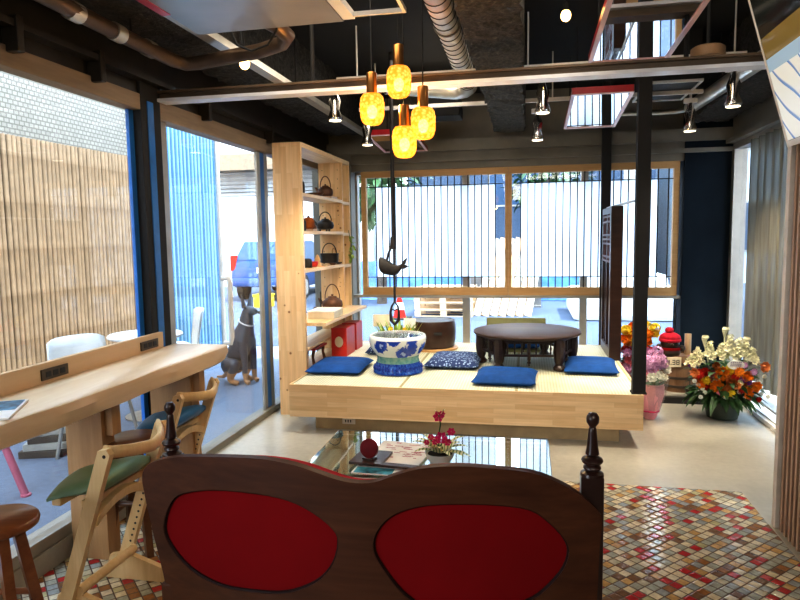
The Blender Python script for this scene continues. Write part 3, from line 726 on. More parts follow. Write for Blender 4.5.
# blue and white jar
JX, JY = -1.055, 5.20
t = thing('porcelain_jar', 'large blue and white porcelain jar with painted flowers', 'jar', (JX, JY, PZ+.001))
P = [(.190, 0), (.208, .006), (.205, .03), (.193, .06), (.180, .085), (.172, .11), (.178, .135), (.205, .165), (.228, .20), (.237, .235), (.237, .265), (.230, .285), (.222, .288), (.214, .28), (.212, .24), (.19, .17), (.12, .14), (0.001, .135)]
m = MB(); m.lathe(P, 48); m.o('body', M['porc'], t, 60)
m = MB()
for i in range(40):
    a = 2*PI*i/40; m.sph((.197*math.cos(a), .197*math.sin(a), .042), .012, (1, 1, 1.6), 6, 5)
m.o('foot_ridges', pbr('cobalt glaze', (.012, .045, .30), .15), t, 60)
m = MB(); m.lathe([(.208, .279), (.210, .288), (.001, .288)], 40); m.o('glass_lid', M['glass'], t)
t.scale = (1, 1, 1.1)
# round hibachi
t = thing('wooden_hibachi', 'dark brown round wooden brazier behind the blue and white jar', 'brazier', (-.935, 6.36, PZ+.001))
m = MB(); m.lathe([(.255, 0), (.258, .004), (.258, .018), (.25, .022)], 40); m.o('base_disc', M['framewood'], t, 40)
m = MB(); m.lathe([(.20, .022), (.222, .03), (.236, .10), (.240, .18), (.236, .25), (.228, .288), (.220, .290), (.212, .285), (.210, .24), (.001, .235)], 48); b = m.o('body', M['hib'], t, 50)
m = MB(); m.lathe([(.214, .287), (.206, .292), (.203, .240), (.001, .238)], 40); m.o('metal_liner', M['copper'], t, 50)
m = MB(); m.box(.05, .13, -.238, -.222, .165, .195, .004); m.o('hand_slot', M['ink'], t)
# round low table
TX, TY = .0, 5.68
t = thing('round_low_table', 'dark carved round low table with spindle apron on the tatami', 'table', (TX, TY, PZ+.001))
m = MB(); m.lathe([(.42, .262), (.45, .268), (.462, .28), (.462, .290), (.45, .298), (.001, .300)], 56); m.o('tabletop', M['tabletop'], t, 40)
R6 = .395; ANG = [math.radians(a) for a in (-125, -48, 8, 66, 124, 180)]
for a in ANG:
    m = MB(); m.lathe([(.034, 0), (.048, .008), (.050, .03), (.034, .045), (.030, .055), (.040, .075), (.046, .11), (.050, .15), (.046, .262)], 10, T(R6*math.cos(a), R6*math.sin(a), 0)@Rz(a))
    m.o('leg', M['darkwood'], t, 35)
for k in range(6):
    a, b = ANG[k], ANG[(k+1) % 6]
    A = Vector((R6*math.cos(a), R6*math.sin(a), 0)); B = Vector((R6*math.cos(b), R6*math.sin(b), 0)); d = (B-A); u = d.normalized(); ang = math.atan2(u.y, u.x)
    L = d.length; Mx = T(A.x, A.y, 0)@Rz(ang)
    m = MB(); m.box(.04, L-.04, -.012, .012, .115, .135, .003, M=Mx); m.box(.04, L-.04, -.012, .012, .232, .262, .003, M=Mx)
    ap = m.o('apron_rail', M['darkwood'], t)
    m = MB()
    for i in range(7):
        xx = .07+(L-.14)*i/6
        if i == 3: continue
        m.lathe([(.005, .13), (.008, .15), (.005, .165), (.009, .185), (.005, .205), (.008, .22), (.005, .24)], 8, Mx@T(xx, 0, 0))
    parts(m, 'spindle', M['darkwood'], ap, 50)
    m = MB(); m.lathe([(.002, .035), (.008, .042), (.006, .052), (.018, .064), (.010, .078), (.015, .09), (.015, .235)], 10, Mx@T(L/2, 0, 0)); m.o('drop_finial', M['darkwood'], ap, 50)
# dark lattice screen
t = thing('wooden_screen', 'dark wooden screen door with lattice top on the platform edge', 'screen', (.752, 6.35, .383))
m = MB(); m.box(-.036, .065, -.47, -.38, 0, 1.36, .004); m.box(-.02, .02, .28, .34, 0, 1.36, .004); m.box(-.025, .025, -.38, .28, 1.30, 1.36, .003); m.box(-.025, .025, -.38, .28, 0, .08, .003)
m.box(-.02, .02, -.07, -.03, .08, 1.30); m.o('frame', M['darkwood'], t)
m = MB(); m.box(-.015, .015, -.38, .28, .86, 1.30); m.o('upper_panel', pbr('dark plum board', (.035, .010, .012), .5), t)
m = MB()
for zc in (.86, .90, 1.02, 1.06, 1.10, 1.22, 1.27): m.box(-.026, .022, -.38, .28, zc, zc+.018)
for yc in (-.30, -.22, -.13, .05, .13, .2): m.box(-.024, .02, yc, yc+.016, .86, 1.3)
m.o('lattice', pbr('reddish lattice', (.13, .045, .035), .45), t)
m = MB(); m.box(-.004, .004, -.38, -.07, .08, .86); m.box(-.004, .004, -.03, .28, .08, .86); m.o('pane', M['glass'], t)
m = MB(); m.box(-.012, .012, -.24, -.22, .08, .86); m.box(-.012, .012, .11, .13, .08, .86); parts(m, 'muntin', M['darkwood'], t)
# hearth hook with wooden fish
HX, HY = -1.10, 5.30
t = thing('hearth_hook', 'black hanging hearth hook pole with a carved fish crossbar', 'pot hook', (HX, HY, 0))
m = MB(); m.cyl((0, 0, 1.40), (0, 0, 3.0), .016, n=14); m.cyl((.004, 0, .95), (.004, 0, 1.42), .010, n=12); m.o('pole', M['iron'], t, 50)
m = MB(); m.tube([(.012, 0, 1.52), (-.012, 0, 1.50), (-.02, 0, 1.46), (.01, 0, 1.44), (.018, 0, 1.48)], .007); m.tube([(-.015, 0, 1.50), (-.02, 0, 1.42), (-.045, 0, 1.36), (-.06, 0, 1.30)], .010); m.tube([(-.06, 0, 1.31), (-.072, 0, 1.295), (-.06, 0, 1.27)], .007); m.o('chain_link', M['iron'], t, 60)
m = MB()
FS = [(-.125, .036, 1.285), (-.115, .052, 1.28), (-.085, .056, 1.265), (-.045, .050, 1.25), (.0, .040, 1.232), (.035, .030, 1.235), (.06, .020, 1.255), (.075, .014, 1.275)]
rings = []
for xx, rr, zz in FS: rings.append([m.bm.verts.new((xx, .034*math.cos(2*PI*i/12)*min(1, rr/.04), zz-.005+1.22*rr*math.sin(2*PI*i/12))) for i in range(12)])
for k in range(len(rings)-1):
    for i in range(12): m.bm.faces.new((rings[k][i], rings[k][(i+1)%12], rings[k+1][(i+1)%12], rings[k+1][i]))
m.bm.faces.new(rings[0]); m.bm.faces.new(rings[-1])
fi = m.o('fish', M['iron'], t, 60)
m = MB(); m.prism([(.06, -.010, 1.25), (.10, -.010, 1.275), (.118, -.010, 1.33), (.095, -.010, 1.315), (.072, -.010, 1.29)], (0, .02, 0)); m.prism([(.05, -.010, 1.235), (.09, -.010, 1.235), (.125, -.010, 1.255), (.10, -.010, 1.27), (.06, -.010, 1.265)], (0, .02, 0)); m.o('tail', M['iron'], fi)
m = MB(); m.tube([(.004, 0, .96), (-.022, 0, .92), (-.034, 0, .87), (-.03, 0, .80), (0, 0, .765), (.035, 0, .80), (.038, 0, .87), (.03, 0, .92), (.004, 0, .96)], [.006, .009, .011, .014, .016, .014, .011, .009, .006]); m.tube([(-.03, 0, .90), (0, 0, .885), (.034, 0, .90)], .006); m.o('ring_hook', M['iron'], t, 60)
# ------------------------------------------------------------------ plants helper
def petal_rose(m, c, r, d=(0, 0, 1), layers=4):
    q = Vector(d).normalized().to_track_quat('Z', 'Y').to_matrix().to_4x4(); B = T(*c)@q
    for L in range(layers):
        n = 5+L; rr = r*(.28+.72*(L+1)/layers); h = r*(.75-.55*L/layers); w = rr*1.15/(.55*n/2+.6)
        for i in range(n):
            a = 2*PI*(i+.5*(L % 2))/n+random.uniform(-.15, .15); ca, sa = math.cos(a), math.sin(a)
            def P(rad, off, z): return B@Vector((rad*ca-off*sa, rad*sa+off*ca, z))
            b0 = m.bm.verts.new(P(rr*.25, 0, -r*.15)); l1 = m.bm.verts.new(P(rr*.75, -w*.8, h*.45)); r1 = m.bm.verts.new(P(rr*.75, w*.8, h*.45))
            c1 = m.bm.verts.new(P(rr*.85, 0, h*.3)); l2 = m.bm.verts.new(P(rr, -w*.45, h)); r2 = m.bm.verts.new(P(rr, w*.45, h)); t2 = m.bm.verts.new(P(rr*1.06, 0, h*1.02))
            m.bm.faces.new((b0, c1, l1)); m.bm.faces.new((b0, r1, c1)); m.bm.faces.new((l1, c1, t2, l2)); m.bm.faces.new((c1, r1, r2, t2))
    m.sph(c, r*.34, (1, 1, 1), 8, 6)
def daisy(m, c, r, d=(0, -1, .4), n=9, cup=.25):
    q = Vector(d).normalized().to_track_quat('Z', 'Y').to_matrix().to_4x4(); B = T(*c)@q
    for i in range(n):
        a = 2*PI*i/n; ca, sa = math.cos(a), math.sin(a); w = r*2.2/n
        def P(rad, off, z): return m.bm.verts.new(B@Vector((rad*ca-off*sa, rad*sa+off*ca, z)))
        b0 = P(.1*r, 0, 0); l = P(.65*r, -w, cup*r*.6); rr = P(.65*r, w, cup*r*.6); tt = P(r, 0, cup*r); cc = P(.6*r, 0, cup*r*.3)
        m.bm.faces.new((b0, cc, l)); m.bm.faces.new((b0, rr, cc)); m.bm.faces.new((l, cc, tt)); m.bm.faces.new((cc, rr, tt))
def leafm(m, p, d, L, w, droop=.3, fold=.25, n=6):
    p = Vector(p); d = Vector(d).normalized(); side = d.cross(Vector((0, 0, 1)))
    if side.length < .05: side = Vector((1, 0, 0))
    side.normalize(); prev = None
    for k in range(n+1):
        s = k/n; c = p+d*L*s+Vector((0, 0, -droop*L*s*s)); ww = w*math.sin(PI*min(1, .08+s*.92))**.8*(1 if k < n else .02)
        up = side.cross(d)*fold*ww
        row = [m.bm.verts.new(c-side*ww+up), m.bm.verts.new(c), m.bm.verts.new(c+side*ww+up)]
        if prev:
            for i in range(2): m.bm.faces.new((prev[i], prev[i+1], row[i+1], row[i]))
        prev = row
# plant with cards behind the jar
t = thing('yellow_flower_arrangement', 'yellow flowers with upright green blades behind the blue and white jar', 'flower arrangement', (-1.17, 5.78, PZ+.001))
m = MB(); m.lathe([(.09, 0), (.11, .01), (.125, .09), (.12, .10), (.11, .09), (.001, .085)], 24); m.o('bowl', M['whitepot'], t, 50)
m = MB()
for i in range(56):
    a = random.uniform(0, 2*PI); rr = random.uniform(.02, .11); leafm(m, (rr*math.cos(a), rr*math.sin(a), .08), (math.cos(a)*.5, math.sin(a)*.3, 1), random.uniform(.24, .36), .014, .1)
m.o('blade_leaves', M['leafl'], t)
for i in range(20):
    m = MB(); a = random.uniform(0, 2*PI); p = (random.uniform(-.10, .13), random.uniform(-.1, .05), random.uniform(.19, .27)); daisy(m, p, .032, (math.cos(a)*.4, -.8, .5), 6, .4); m.sph(p, .011, u=6, v=5); m.o('yellow_flower', M['f_yellow'], t)
for (x, z, w, h, rz, mt, lab) in ((-1.36, .665, .155, .115, .2, 'cardboard', 'cream card propped among yellow flowers, left of the hook'), (-1.10, .655, .115, .09, -.15, 'cardwhite', 'white card propped among yellow flowers, right of the hook')):
    t = thing('message_card', lab, 'card', (x+.02, 5.84, PZ), rz)
    m = MB(); m.box(-w/2, w/2, -.002, .002, z-PZ, z-PZ+h, M=Rx(-.1)@T(0, 0, 0)); m.o('card_sheet', M[mt], t)
    m = MB(); m.cyl((0, .05, 0), (0, .006+.1*(z-PZ), z-PZ+.03), .004); m.o('stick', M['slat'], t)
# ------------------------------------------------------------------ bookshelf
BX0, BX1 = -2.07, -1.825
t = thing('pine_bookshelf', 'tall knotty pine bookshelf standing beside the platform', 'bookshelf', (0, 0, 0))
m = MB(); m.box(BX0, BX1, 5.10, 5.14, 0, 2.29, .002); m.o('side_panel', M['pine'], t)
m = MB(); m.box(BX0, BX1, 6.30, 6.325, 0, 2.26); m.o('divider', M['pine'], t)
m = MB(); m.box(BX0, BX1, 6.56, 6.59, 0, 2.29, .002); m.o('side_panel', M['pine'], t)
m = MB(); m.box(BX0, BX1, 5.14, 6.56, 2.25, 2.29); m.o('top_panel', M['pineY'], t)
SH = [1.88, 1.565, 1.24]
for z in SH: m = MB(); m.box(BX0, BX1, 5.14, 6.30, z-.028, z, .001); m.box(BX0, BX1, 6.325, 6.56, z-.04, z-.012, .001); m.o('shelf', M['pineY'], t)
m = MB(); m.box(BX0, -1.66, 5.145, 6.56, .762, .79, .001); m.o('shelf', M['pineY'], t)
m = MB(); m.box(BX0, -1.825, 5.14, 6.56, .55, .57); m.o('shelf', M['pineY'], t)
m = MB(); m.box(BX0, BX1, 5.14, 6.56, .34, .37); m.o('shelf', M['pineY'], t)
m = MB()
for z in [.95+i*.03 for i in range(42)]:
    if i % 1 == 0 and (int(z*100) % 9) < 3:
        for xx in (-2.03, -1.87): m.cyl((xx, 6.298, z), (xx, 6.301, z), .004, n=8)
m.o('peg_holes', M['ink'], t)
def kettle(loc, label, mt, r=.075, h=.10, handle=.10, spout=True, feet=False):
    t = thing('iron_kettle', label, 'kettle', loc, PI/2+random.uniform(-.5, .1)); z0 = .018 if feet else 0
    m = MB(); m.lathe([(r*.6, z0), (r*.92, z0+h*.12), (r, z0+h*.42), (r*.93, z0+h*.68), (r*.6, z0+h*.9), (r*.42, z0+h*.95)], 24); m.o('body', M[mt], t, 50)
    m = MB(); m.lathe([(r*.45, z0+h*.95), (r*.4, z0+h*1.03), (r*.1, z0+h*1.07), (r*.12, z0+h*1.18), (.002, z0+h*1.2)], 18); m.o('lid', M[mt], t, 50)
    m = MB(); m.tube([(0, r*.72*math.cos(a), z0+h*.85+handle*math.sin(a)) for a in [PI*i/12 for i in range(13)]], .005, 8); m.o('handle', M[mt], t, 60)
    if spout: m = MB(); m.tube([(0, r*.8, z0+h*.5), (0, r*1.15, z0+h*.62), (0, r*1.35, z0+h*.9)], [.018, .014, .009], 10); m.o('spout', M[mt], t, 60)
    if feet:
        m = MB()
        for a in (0, 2.1, 4.2): m.cyl((r*.6*math.cos(a), r*.6*math.sin(a), 0), (r*.6*math.cos(a), r*.6*math.sin(a), z0+h*.2), .010, n=8)
        m.o('feet', M[mt], t)
    return t
def lathed(name, prof, loc, mt, label, cat, n=20):
    m = MB(); m.lathe(prof, n); o = m.o(name, M[mt], sm=50); o.location = loc; return tag(o, label, cat)
X9 = -1.93
def yy(px): return 5.42+(px-305)*.0315
kettle((X9, yy(326), 1.905), 'brown iron kettle with tall handle on the top shelf', 'ironb', .075, .10, .11)
m = MB(); m.box(X9-.09, X9+.09, yy(326)-.1, yy(326)+.1, 1.881, 1.904, .003); tag(m.o('display_board', M['slat']), 'thin wooden board under the brown kettle on the top shelf', 'board')
lathed('shallow_bowl', [(.03, 0), (.07, .012), (.085, .035), (.08, .036), (.06, .016), (.001, .012)], (X9, yy(315.5), 1.881), 'ironb', 'shallow metal bowl beside the brown kettle, top shelf', 'bowl')
lathed('tea_caddy', [(.035, 0), (.037, .004), (.037, .085), (.033, .09), (.033, .11), (.001, .112)], (X9, yy(303.6), 1.881), 'iron', 'dark cylindrical tea caddy at the near end of the top shelf', 'tea caddy')
lathed('small_dish', [(.025, 0), (.055, .01), (.062, .02), (.058, .021), (.001, .01)], (X9, yy(309), 1.881), 'iron', 'low dark dish between tea caddy and bowl, top shelf', 'dish')
lathed('small_cup', [(.016, 0), (.024, .02), (.026, .04), (.022, .04), (.001, .02)], (X9, 6.44, 1.869), 'ironb', 'tiny cup in the narrow bay of the top shelf', 'cup')
kettle((X9, yy(325), 1.566), 'black three footed iron kettle on the second shelf', 'iron', .085, .10, .085, True, True)
lathed('sake_bottle', [(.025, 0), (.03, .01), (.03, .08), (.012, .11), (.012, .135), (.015, .14), (.001, .14)], (X9, yy(304.5), 1.566), 'iron', 'slim black bottle on the second shelf', 'bottle')
t = thing('lidded_jar', 'amber brown lidded jar on a small stand, second shelf', 'jar', (X9, yy(309.5), 1.566))
m = MB(); m.box(-.06, .06, -.06, .06, .0, .02, .003); m.o('stand', M['slat'], t)
m = MB(); m.lathe([(.03, .02), (.05, .04), (.052, .09), (.035, .12), (.001, .125)], 20); m.o('body', M['f_brown'], t, 50)
m = MB(); m.sph((0, 0, .13), .012); m.o('lid_knob', M['ironb'], t, 60)
lathed('small_bottle', [(.018, 0), (.022, .01), (.022, .04), (.008, .06), (.010, .075), (.001, .075)], (X9, yy(314.5), 1.566), 'ironb', 'small brown bottle left of the black kettle, second shelf', 'bottle')
t = thing('iron_pot', 'black straight sided iron pot with arched handle on the third shelf', 'pot', (X9, yy(328.5), 1.241), PI/2-.3)
m = MB(); m.lathe([(.075, .015), (.088, .02), (.092, .10), (.096, .11), (.086, .11), (.001, .095)], 26); m.o('body', M['iron'], t, 50)
m = MB(); m.tube([(0, .085*math.cos(a), .11+.10*math.sin(a)) for a in [PI*i/12 for i in range(13)]], .005); m.o('handle', M['iron'], t, 60)
m = MB(); m.tube([(.02+.03*math.cos(a), -.04, .13+.03*math.sin(a)) for a in [2*PI*i/12 for i in range(12)]], .004, 6, True); m.o('ring', M['brass'], t, 60)
m = MB()
for a in (.5, 2.6, 4.7): m.cyl((.06*math.cos(a), .06*math.sin(a), 0), (.06*math.cos(a), .06*math.sin(a), .03), .009)
parts(m, 'foot', M['iron'], t)
lathed('wooden_figurine', [(.045, 0), (.04, .01), (.022, .04), (.03, .06), (.012, .10), (.001, .11)], (X9, yy(316.5), 1.241), 'framewood', 'pointed pale wooden ornament on the third shelf', 'ornament', 8)
lathed('red_cup', [(.03, 0), (.045, .02), (.048, .05), (.04, .05), (.001, .03)], (X9, yy(312.5), 1.241), 'redbox', 'red brown cup beside the pointed ornament, third shelf', 'cup')
lathed('tea_caddy', [(.04, 0), (.042, .005), (.042, .07), (.03, .08), (.001, .082)], (X9, yy(307.5), 1.241), 'iron', 'dark lidded caddy at the near end of the third shelf', 'tea caddy')
for i, (px, dx, lab) in enumerate(((321, .05, 'small pale dish in front of the iron pot, third shelf'), (334, .07, 'small dark dish at the far end of the third shelf'), (326, .085, 'small bronze dish before the iron pot, third shelf'))):
    lathed('small_dish', [(.018, 0), (.032, .008), (.036, .018), (.032, .018), (.001, .008)], (X9+dx-.01, yy(px)-.06, 1.241), ('cardboard', 'iron', 'ironb')[i], lab, 'dish')
kettle((-1.84, 5.93, .791), 'large brown iron kettle with strap handle on the lowest wide shelf', 'ironb', .10, .13, .14, True, True)
lathed('candle_stick', [(.03, 0), (.03, .008), (.008, .015), (.007, .12), (.011, .13), (.006, .14), (.006, .21), (.001, .215)], (-1.90, 5.76, .791), 'iron', 'slim dark candlestick left of the large kettle', 'candlestick')
lathed('brown_cup', [(.022, 0), (.03, .03), (.03, .07), (.026, .07), (.001, .03)], (-1.93, 5.72, .791), 'ironb', 'small brown cup beside the slim candlestick', 'cup')
lathed('yellow_cup', [(.02, 0), (.028, .02), (.03, .06), (.026, .06), (.001, .03)], (-1.85, 6.22, .791), 'f_yellow', 'small yellow cup right of the large kettle', 'cup')
t = thing('wooden_box', 'flat wooden box with grey lid on the lowest wide shelf', 'box', (-1.79, 5.56, .791), .06)
m = MB(); m.box(-.12, .12, -.17, .17, 0, .055, .004); m.o('body', M['cardboard'], t)
m = MB(); m.box(-.123, .123, -.173, .173, .055, .07, .004); m.o('lid', M['trimlight'], t)
# red boxes and red stool in the base of the bookshelf
for (y0, y1, x0, lab) in ((5.80, 6.10, -1.82, 'red lacquer box with a pale round emblem under the lowest shelf'), (6.16, 6.40, -1.82, 'red lacquer box, further one beside the window wall')):
    t = thing('red_box', lab, 'box', (x0, (y0+y1)/2, PZ+.001))
    h = (y1-y0)/2
    m = MB(); m.box(.0, .15, -h, h, 0, .27, .006); m.o('body', M['redbox'], t)
    m = MB(); m.sph((.075, -h-.001, .14), .042, (1, .06, 1.25)); m.o('emblem', M['cardboard'], t, 60)
    m = MB(); m.box(.0, .152, -h-.003, -h, .255, .273); m.o('edge_band', M['redpaint'], t)
t = thing('red_stool', 'small red topped stool in the bottom of the bookshelf', 'stool', (-1.95, 5.56, .371))
m = MB(); m.box(-.10, .11, -.17, .17, .135, .155, .006); m.o('seat', M['redbox'], t)
for sx in (-1, 1):
    for sy in (-1, 1): m = MB(); m.tube([(sx*.08, sy*.13, .135), (sx*.075, sy*.145, .07), (sx*.09, sy*.155, 0)], [.018, .012, .016]); m.o('leg', M['ironb'], t, 60)
t = thing('hanging_sprig', 'yellow green leafy sprig hanging on the bookshelf end', 'plant', (-1.815, 6.50, 1.42))
m = MB()
for i in range(26): leafm(m, (random.uniform(-.005, .03), random.uniform(-.05, .05), random.uniform(-.16, .12)), (random.uniform(-.2, 1), random.uniform(-1, 1), random.uniform(-.8, .4)), random.uniform(.04, .07), .014, .3)
m.o('leaves', M['leafl'], t)
m = MB(); m.tube([(-.01, 0, .16), (.01, .01, .05), (.015, -.02, -.06), (.01, .02, -.17)], .003, 6); m.o('stem', M['leaf'], t)

# ------------------------------------------------------------------ window counter, chairs, stools
CZ = .872
t = thing('window_counter', 'live edge oak counter slab along the left window', 'counter', (0, 0, 0))
m = MB(); ys = [.6+i*(3.56-.6)/48 for i in range(49)]
rows = []
for y in ys:
    e = .014*math.sin(y*2.3+.6)+.008*math.sin(y*6.1)+.004*math.sin(y*15)
    k = 1
    xf = -1.785+e*k; drop = .098+.008*math.sin(y*3.1)
    rows.append([m.bm.verts.new(p) for p in ((-2.118, y, CZ-.115), (-2.118, y, CZ), (xf-.01, y, CZ), (xf+.002, y, CZ-.008), (xf+.004+.008*math.sin(y*9), y, CZ-.04), (xf-.018+.012*math.sin(y*4.4), y, CZ-drop), (xf-.05, y, CZ-.115))])
for a, b in zip(rows, rows[1:]):
    n = len(a)
    for i in range(n): m.bm.faces.new((a[i], a[(i+1) % n], b[(i+1) % n], b[i]))
m.bm.faces.new(rows[0]); m.bm.faces.new(rows[-1]); m.o('slab_top', M['counter'], t, 35)
for y, xr in ((.9, -1.9), (2.622, -1.925), (3.315, -1.86)):
    m = MB(); m.box(-2.116, xr, y-.045, y+.045, .003, CZ-.116, .003); m.box(-2.112, xr+.04, y-.02, y+.043, .60, CZ-.116, .003); m.o('leg', M['counterleg'], t)
t = thing('counter_ledge', 'pale wooden ledge along the window behind the oak counter', 'ledge', (0, 0, 0))
m = MB(); m.box(-2.149, -2.12, .6, 3.44, .75, .962, .002); m.o('board', M['ledge'], t)
for y, lab in ((2.535, None), (3.29, None)):
    m = MB(); m.box(-2.12, -2.112, y-.085, y+.085, .885, .935, .003); p = m.o('outlet_plate', pbr('bronze outlet plate', (.10, .075, .05), .4, metal=.4), t)
    m = MB()
    for k in (-.045, .0, .045): m.box(-2.1125, -2.1105, y+k-.016, y+k+.016, .897, .923, .002)
    parts(m, 'socket', M['ink'], p)
t = thing('magazine', 'magazine with blue cover lying on the near end of the counter', 'magazine', (-1.96, 2.0, CZ), .5)
m = MB(); m.box(-.10, .10, -.14, .14, .001, .010, .001); m.o('pages', M['cardwhite'], t)
m = MB(); m.box(-.09, .09, -.02, .13, .010, .0115); m.o('cover_picture', pbr('blue cover print', (.05, .20, .34), .3, var=.9, vs=22), t)

def high_chair(loc, seatmat, label, rz=0):
    t = thing('high_chair', label, 'chair', loc, rz, 'pale ash chairs at the window counter')
    W = .19
    for s in (-1, 1):
        m = MB(); y0 = s*W-.014
        m.prism([(-.118, y0, .03), (-.062, y0, .03), (.168, y0, .70), (.155, y0, .722), (.118, y0, .715)], (0, .028, 0)); m.o('leg_post', M['ash'], t)
        m = MB(); y0 = s*W-.013+s*-.027
        m.prism([(-.15, y0, .004), (.25, y0, .004), (.25, y0, .03), (-.04, y0, .125), (-.12, y0, .11)], (0, .026, 0)); m.o('floor_runner', M['ash'], t)
        m = MB()
        if s > 0:
            for k in range(9): z = .17+k*.028; m.cyl((-.09+.338*(z-.0)+.03-.028, s*W-.0145, z), (-.09+.338*z+.002, s*W-.016, z), .005, n=8)
            m.o('peg_holes', M['ink'], t)
        else:
            for q in ((.145, .695), (-.075, .06)): m.cyl((q[0], -W-.0145, q[1]), (q[0], -W-.016, q[1]), .007, n=10)
            m.o('bolt', M['iron'], t)
    m = MB(); pts = []; rad = []
    for i in range(17):
        u = -1+i/8; pts.append((.135+.085*(1-u*u)+.0, u*(W-.012), .700-.02*(1-abs(u))**.5+.008*abs(u)))
    n = 8; rings = []
    for p in pts: rings.append([m.bm.verts.new((p[0]+.016*math.cos(2*PI*i/n+.4), p[1], p[2]+.026*math.sin(2*PI*i/n+.4))) for i in range(n)])
    for a, b in zip(rings, rings[1:]):
        for i in range(n): m.bm.faces.new((a[i], a[(i+1) % n], b[(i+1) % n], b[i]))
    m.bm.faces.new(rings[0]); m.bm.faces.new(rings[-1]); m.o('back_rail', M['ash'], t, 60)
    # seat pad
    m = MB(); n = 12; G = {}
    for tp in (0, 1):
        for i in range(n+1):
            for j in range(n+1):
                u, v = i/n, -1+2*j/n
                x = -.13+.222*u-.02*(1-v*v)*(1-u)+.02*(1-v*v)*u; y = v*(W-.018)*(1.0+.10*(1-u))
                z = .522+.022*(u)-.028*(1-u)**2*abs(v)**1.5+.012*(1-v*v)
                th = .026+.022*u
                e = (max(0, 1-abs(2*u-1)**5)*(1-v**6))**.5
                G[(tp, i, j)] = m.bm.verts.new((x, y, z+(th*.45*(1+1.0*e) if tp else -th*.6*e)))
    for tp in (0, 1):
        for i in range(n):
            for j in range(n): m.bm.faces.new([G[(tp, i+p, j+q)] for p, q in ((0, 0), (1, 0), (1, 1), (0, 1))])
    for i in range(n):
        for j in (0, n): m.bm.faces.new((G[(0, i, j)], G[(0, i+1, j)], G[(1, i+1, j)], G[(1, i, j)]))
        for j in (0, n): m.bm.faces.new((G[(0, j, i)], G[(0, j, i+1)], G[(1, j, i+1)], G[(1, j, i)]))
    m.o('seat_pad', M[seatmat], t, 60)
    m = MB()
    for xx in (-.10, .03): m.box(xx-.02, xx+.02, -W+.016, W-.016, .475, .504, .003)
    parts(m, 'seat_support', M['ash'], t)
    m = MB(); pts = [(.085, -W+.016+2*(W-.016)*i/14, .415+.05*math.sin(PI*i/14)**.8) for i in range(15)]
    for a, b in zip(pts, pts[1:]):
        m.prism([(.045, a[1], a[2]-.012), (.075, a[1], a[2]-.012), (.082, a[1], a[2]+.026), (.05, a[1], a[2]+.026)], (0, b[1]-a[1], b[2]-a[2]))
    m.o('seat_apron', M['ash'], t)
    m = MB(); m.cyl((-.02, -W+.01, .135), (-.02, W-.01, .135), .02, n=14); m.o('foot_rail', M['ash'], t, 40)
    return t
high_chair((-1.70, 2.29, 0), 'green', 'ash high chair with green leather seat at the window counter')
high_chair((-1.875, 3.115, 0), 'blueleather', 'ash high chair with blue leather seat at the far counter end')
def round_stool(loc, label, wm, rz, h=.555, r=.137):
    t = thing('round_stool', label, 'stool', loc, rz, 'round wooden stools at the counter')
    m = MB(); m.lathe([(r*.86, h-.036), (r*.97, h-.03), (r, h-.018), (r*.985, h-.007), (r*.93, h), (.001, h-.004)], 40); m.o('seat', M[wm], t, 50)
    for k in range(4):
        a = PI/4+k*PI/2; m = MB(); c, s_ = math.cos(a), math.sin(a)
        q = [(.062, h-.03), (.145, .003)]
        Mx = Rz(a)
        m.prism([(q[0][0]-.018, -.016, q[0][1]), (q[0][0]+.018, -.016, q[0][1]), (q[1][0]+.018, -.016, q[1][1]), (q[1][0]-.018, -.016, q[1][1])], (0, .032, 0))
        bmesh.ops.transform(m.bm, matrix=Mx, verts=m.bm.verts); m.o('leg', M[wm], t)
    m = MB()
    for k in range(4):
        a, b = PI/4+k*PI/2, PI/4+(k+1)*PI/2; z = .20 if k % 2 else .25; rr = .062+(.145-.062)*(h-.03-z)/(h-.033)
        m.cyl((rr*math.cos(a), rr*math.sin(a), z), (rr*math.cos(b), rr*math.sin(b), z), .012, n=10)
    m.o('stretcher', M[wm], t, 40)
round_stool((-1.795, 1.82, 0), 'glossy red brown round stool at the near left corner', 'stool', .25)
round_stool((-1.87, 2.735, 0), 'dark brown round stool between the green and blue seated chairs', 'stool2', .1, .555)

# ------------------------------------------------------------------ red settee seen from behind
SX, SY = -.5, 1.85
OUT = [(-.9, .20), (-1.20, .20), (-1.232, .215), (-1.24, .25), (-1.255, .333), (-1.293, .472), (-1.323, .598), (-1.333, .658), (-1.326, .69), (-1.302, .718), (-1.256, .741), (-1.15, .770), (-.985, .791), (-.835, .801), (-.719, .792), (-.629, .770), (-.574, .756), (-.515, .749), (-.453, .756), (-.391, .780), (-.317, .803), (-.227, .813), (-.138, .811), (.011, .795), (.103, .757), (.165, .715), (.208, .676), (.226, .640), (.220, .555), (.215, .386), (.205, .25), (.198, .215), (.17, .20), (-.3, .20)]
LO = [(-1.205, .597), (-1.144, .644), (-1.017, .675), (-.864, .684), (-.745, .675), (-.655, .641), (-.59, .593), (-.575, .551), (-.593, .483), (-.639, .423), (-.709, .38), (-.78, .356), (-.878, .344), (-1.008, .34), (-1.131, .373), (-1.216, .439), (-1.242, .506)]
RO = [(-.463, .545), (-.456, .587), (-.424, .634), (-.371, .669), (-.288, .691), (-.189, .697), (-.088, .695), (.012, .679), (.071, .637), (.113, .588), (.129, .544), (.114, .49), (.073, .437), (.022, .394), (-.076, .356), (-.197, .347), (-.304, .358), (-.356, .388), (-.396, .427), (-.448, .501)]
def smooth(pts, n=3):
    out = []; N = len(pts)
    for i in range(N):
        p0, p1, p2, p3 = (Vector(pts[(i+k-1) % N]) for k in range(4))
        for j in range(n):
            u = j/n; out.append(tuple(.5*((2*p1)+(p2-p0)*u+(2*p0-5*p1+4*p2-p3)*u*u+(3*p1-p0-3*p2+p3)*u**3)))
    return out
def curve_y(x): return .10*((x-SX)/.72)**2
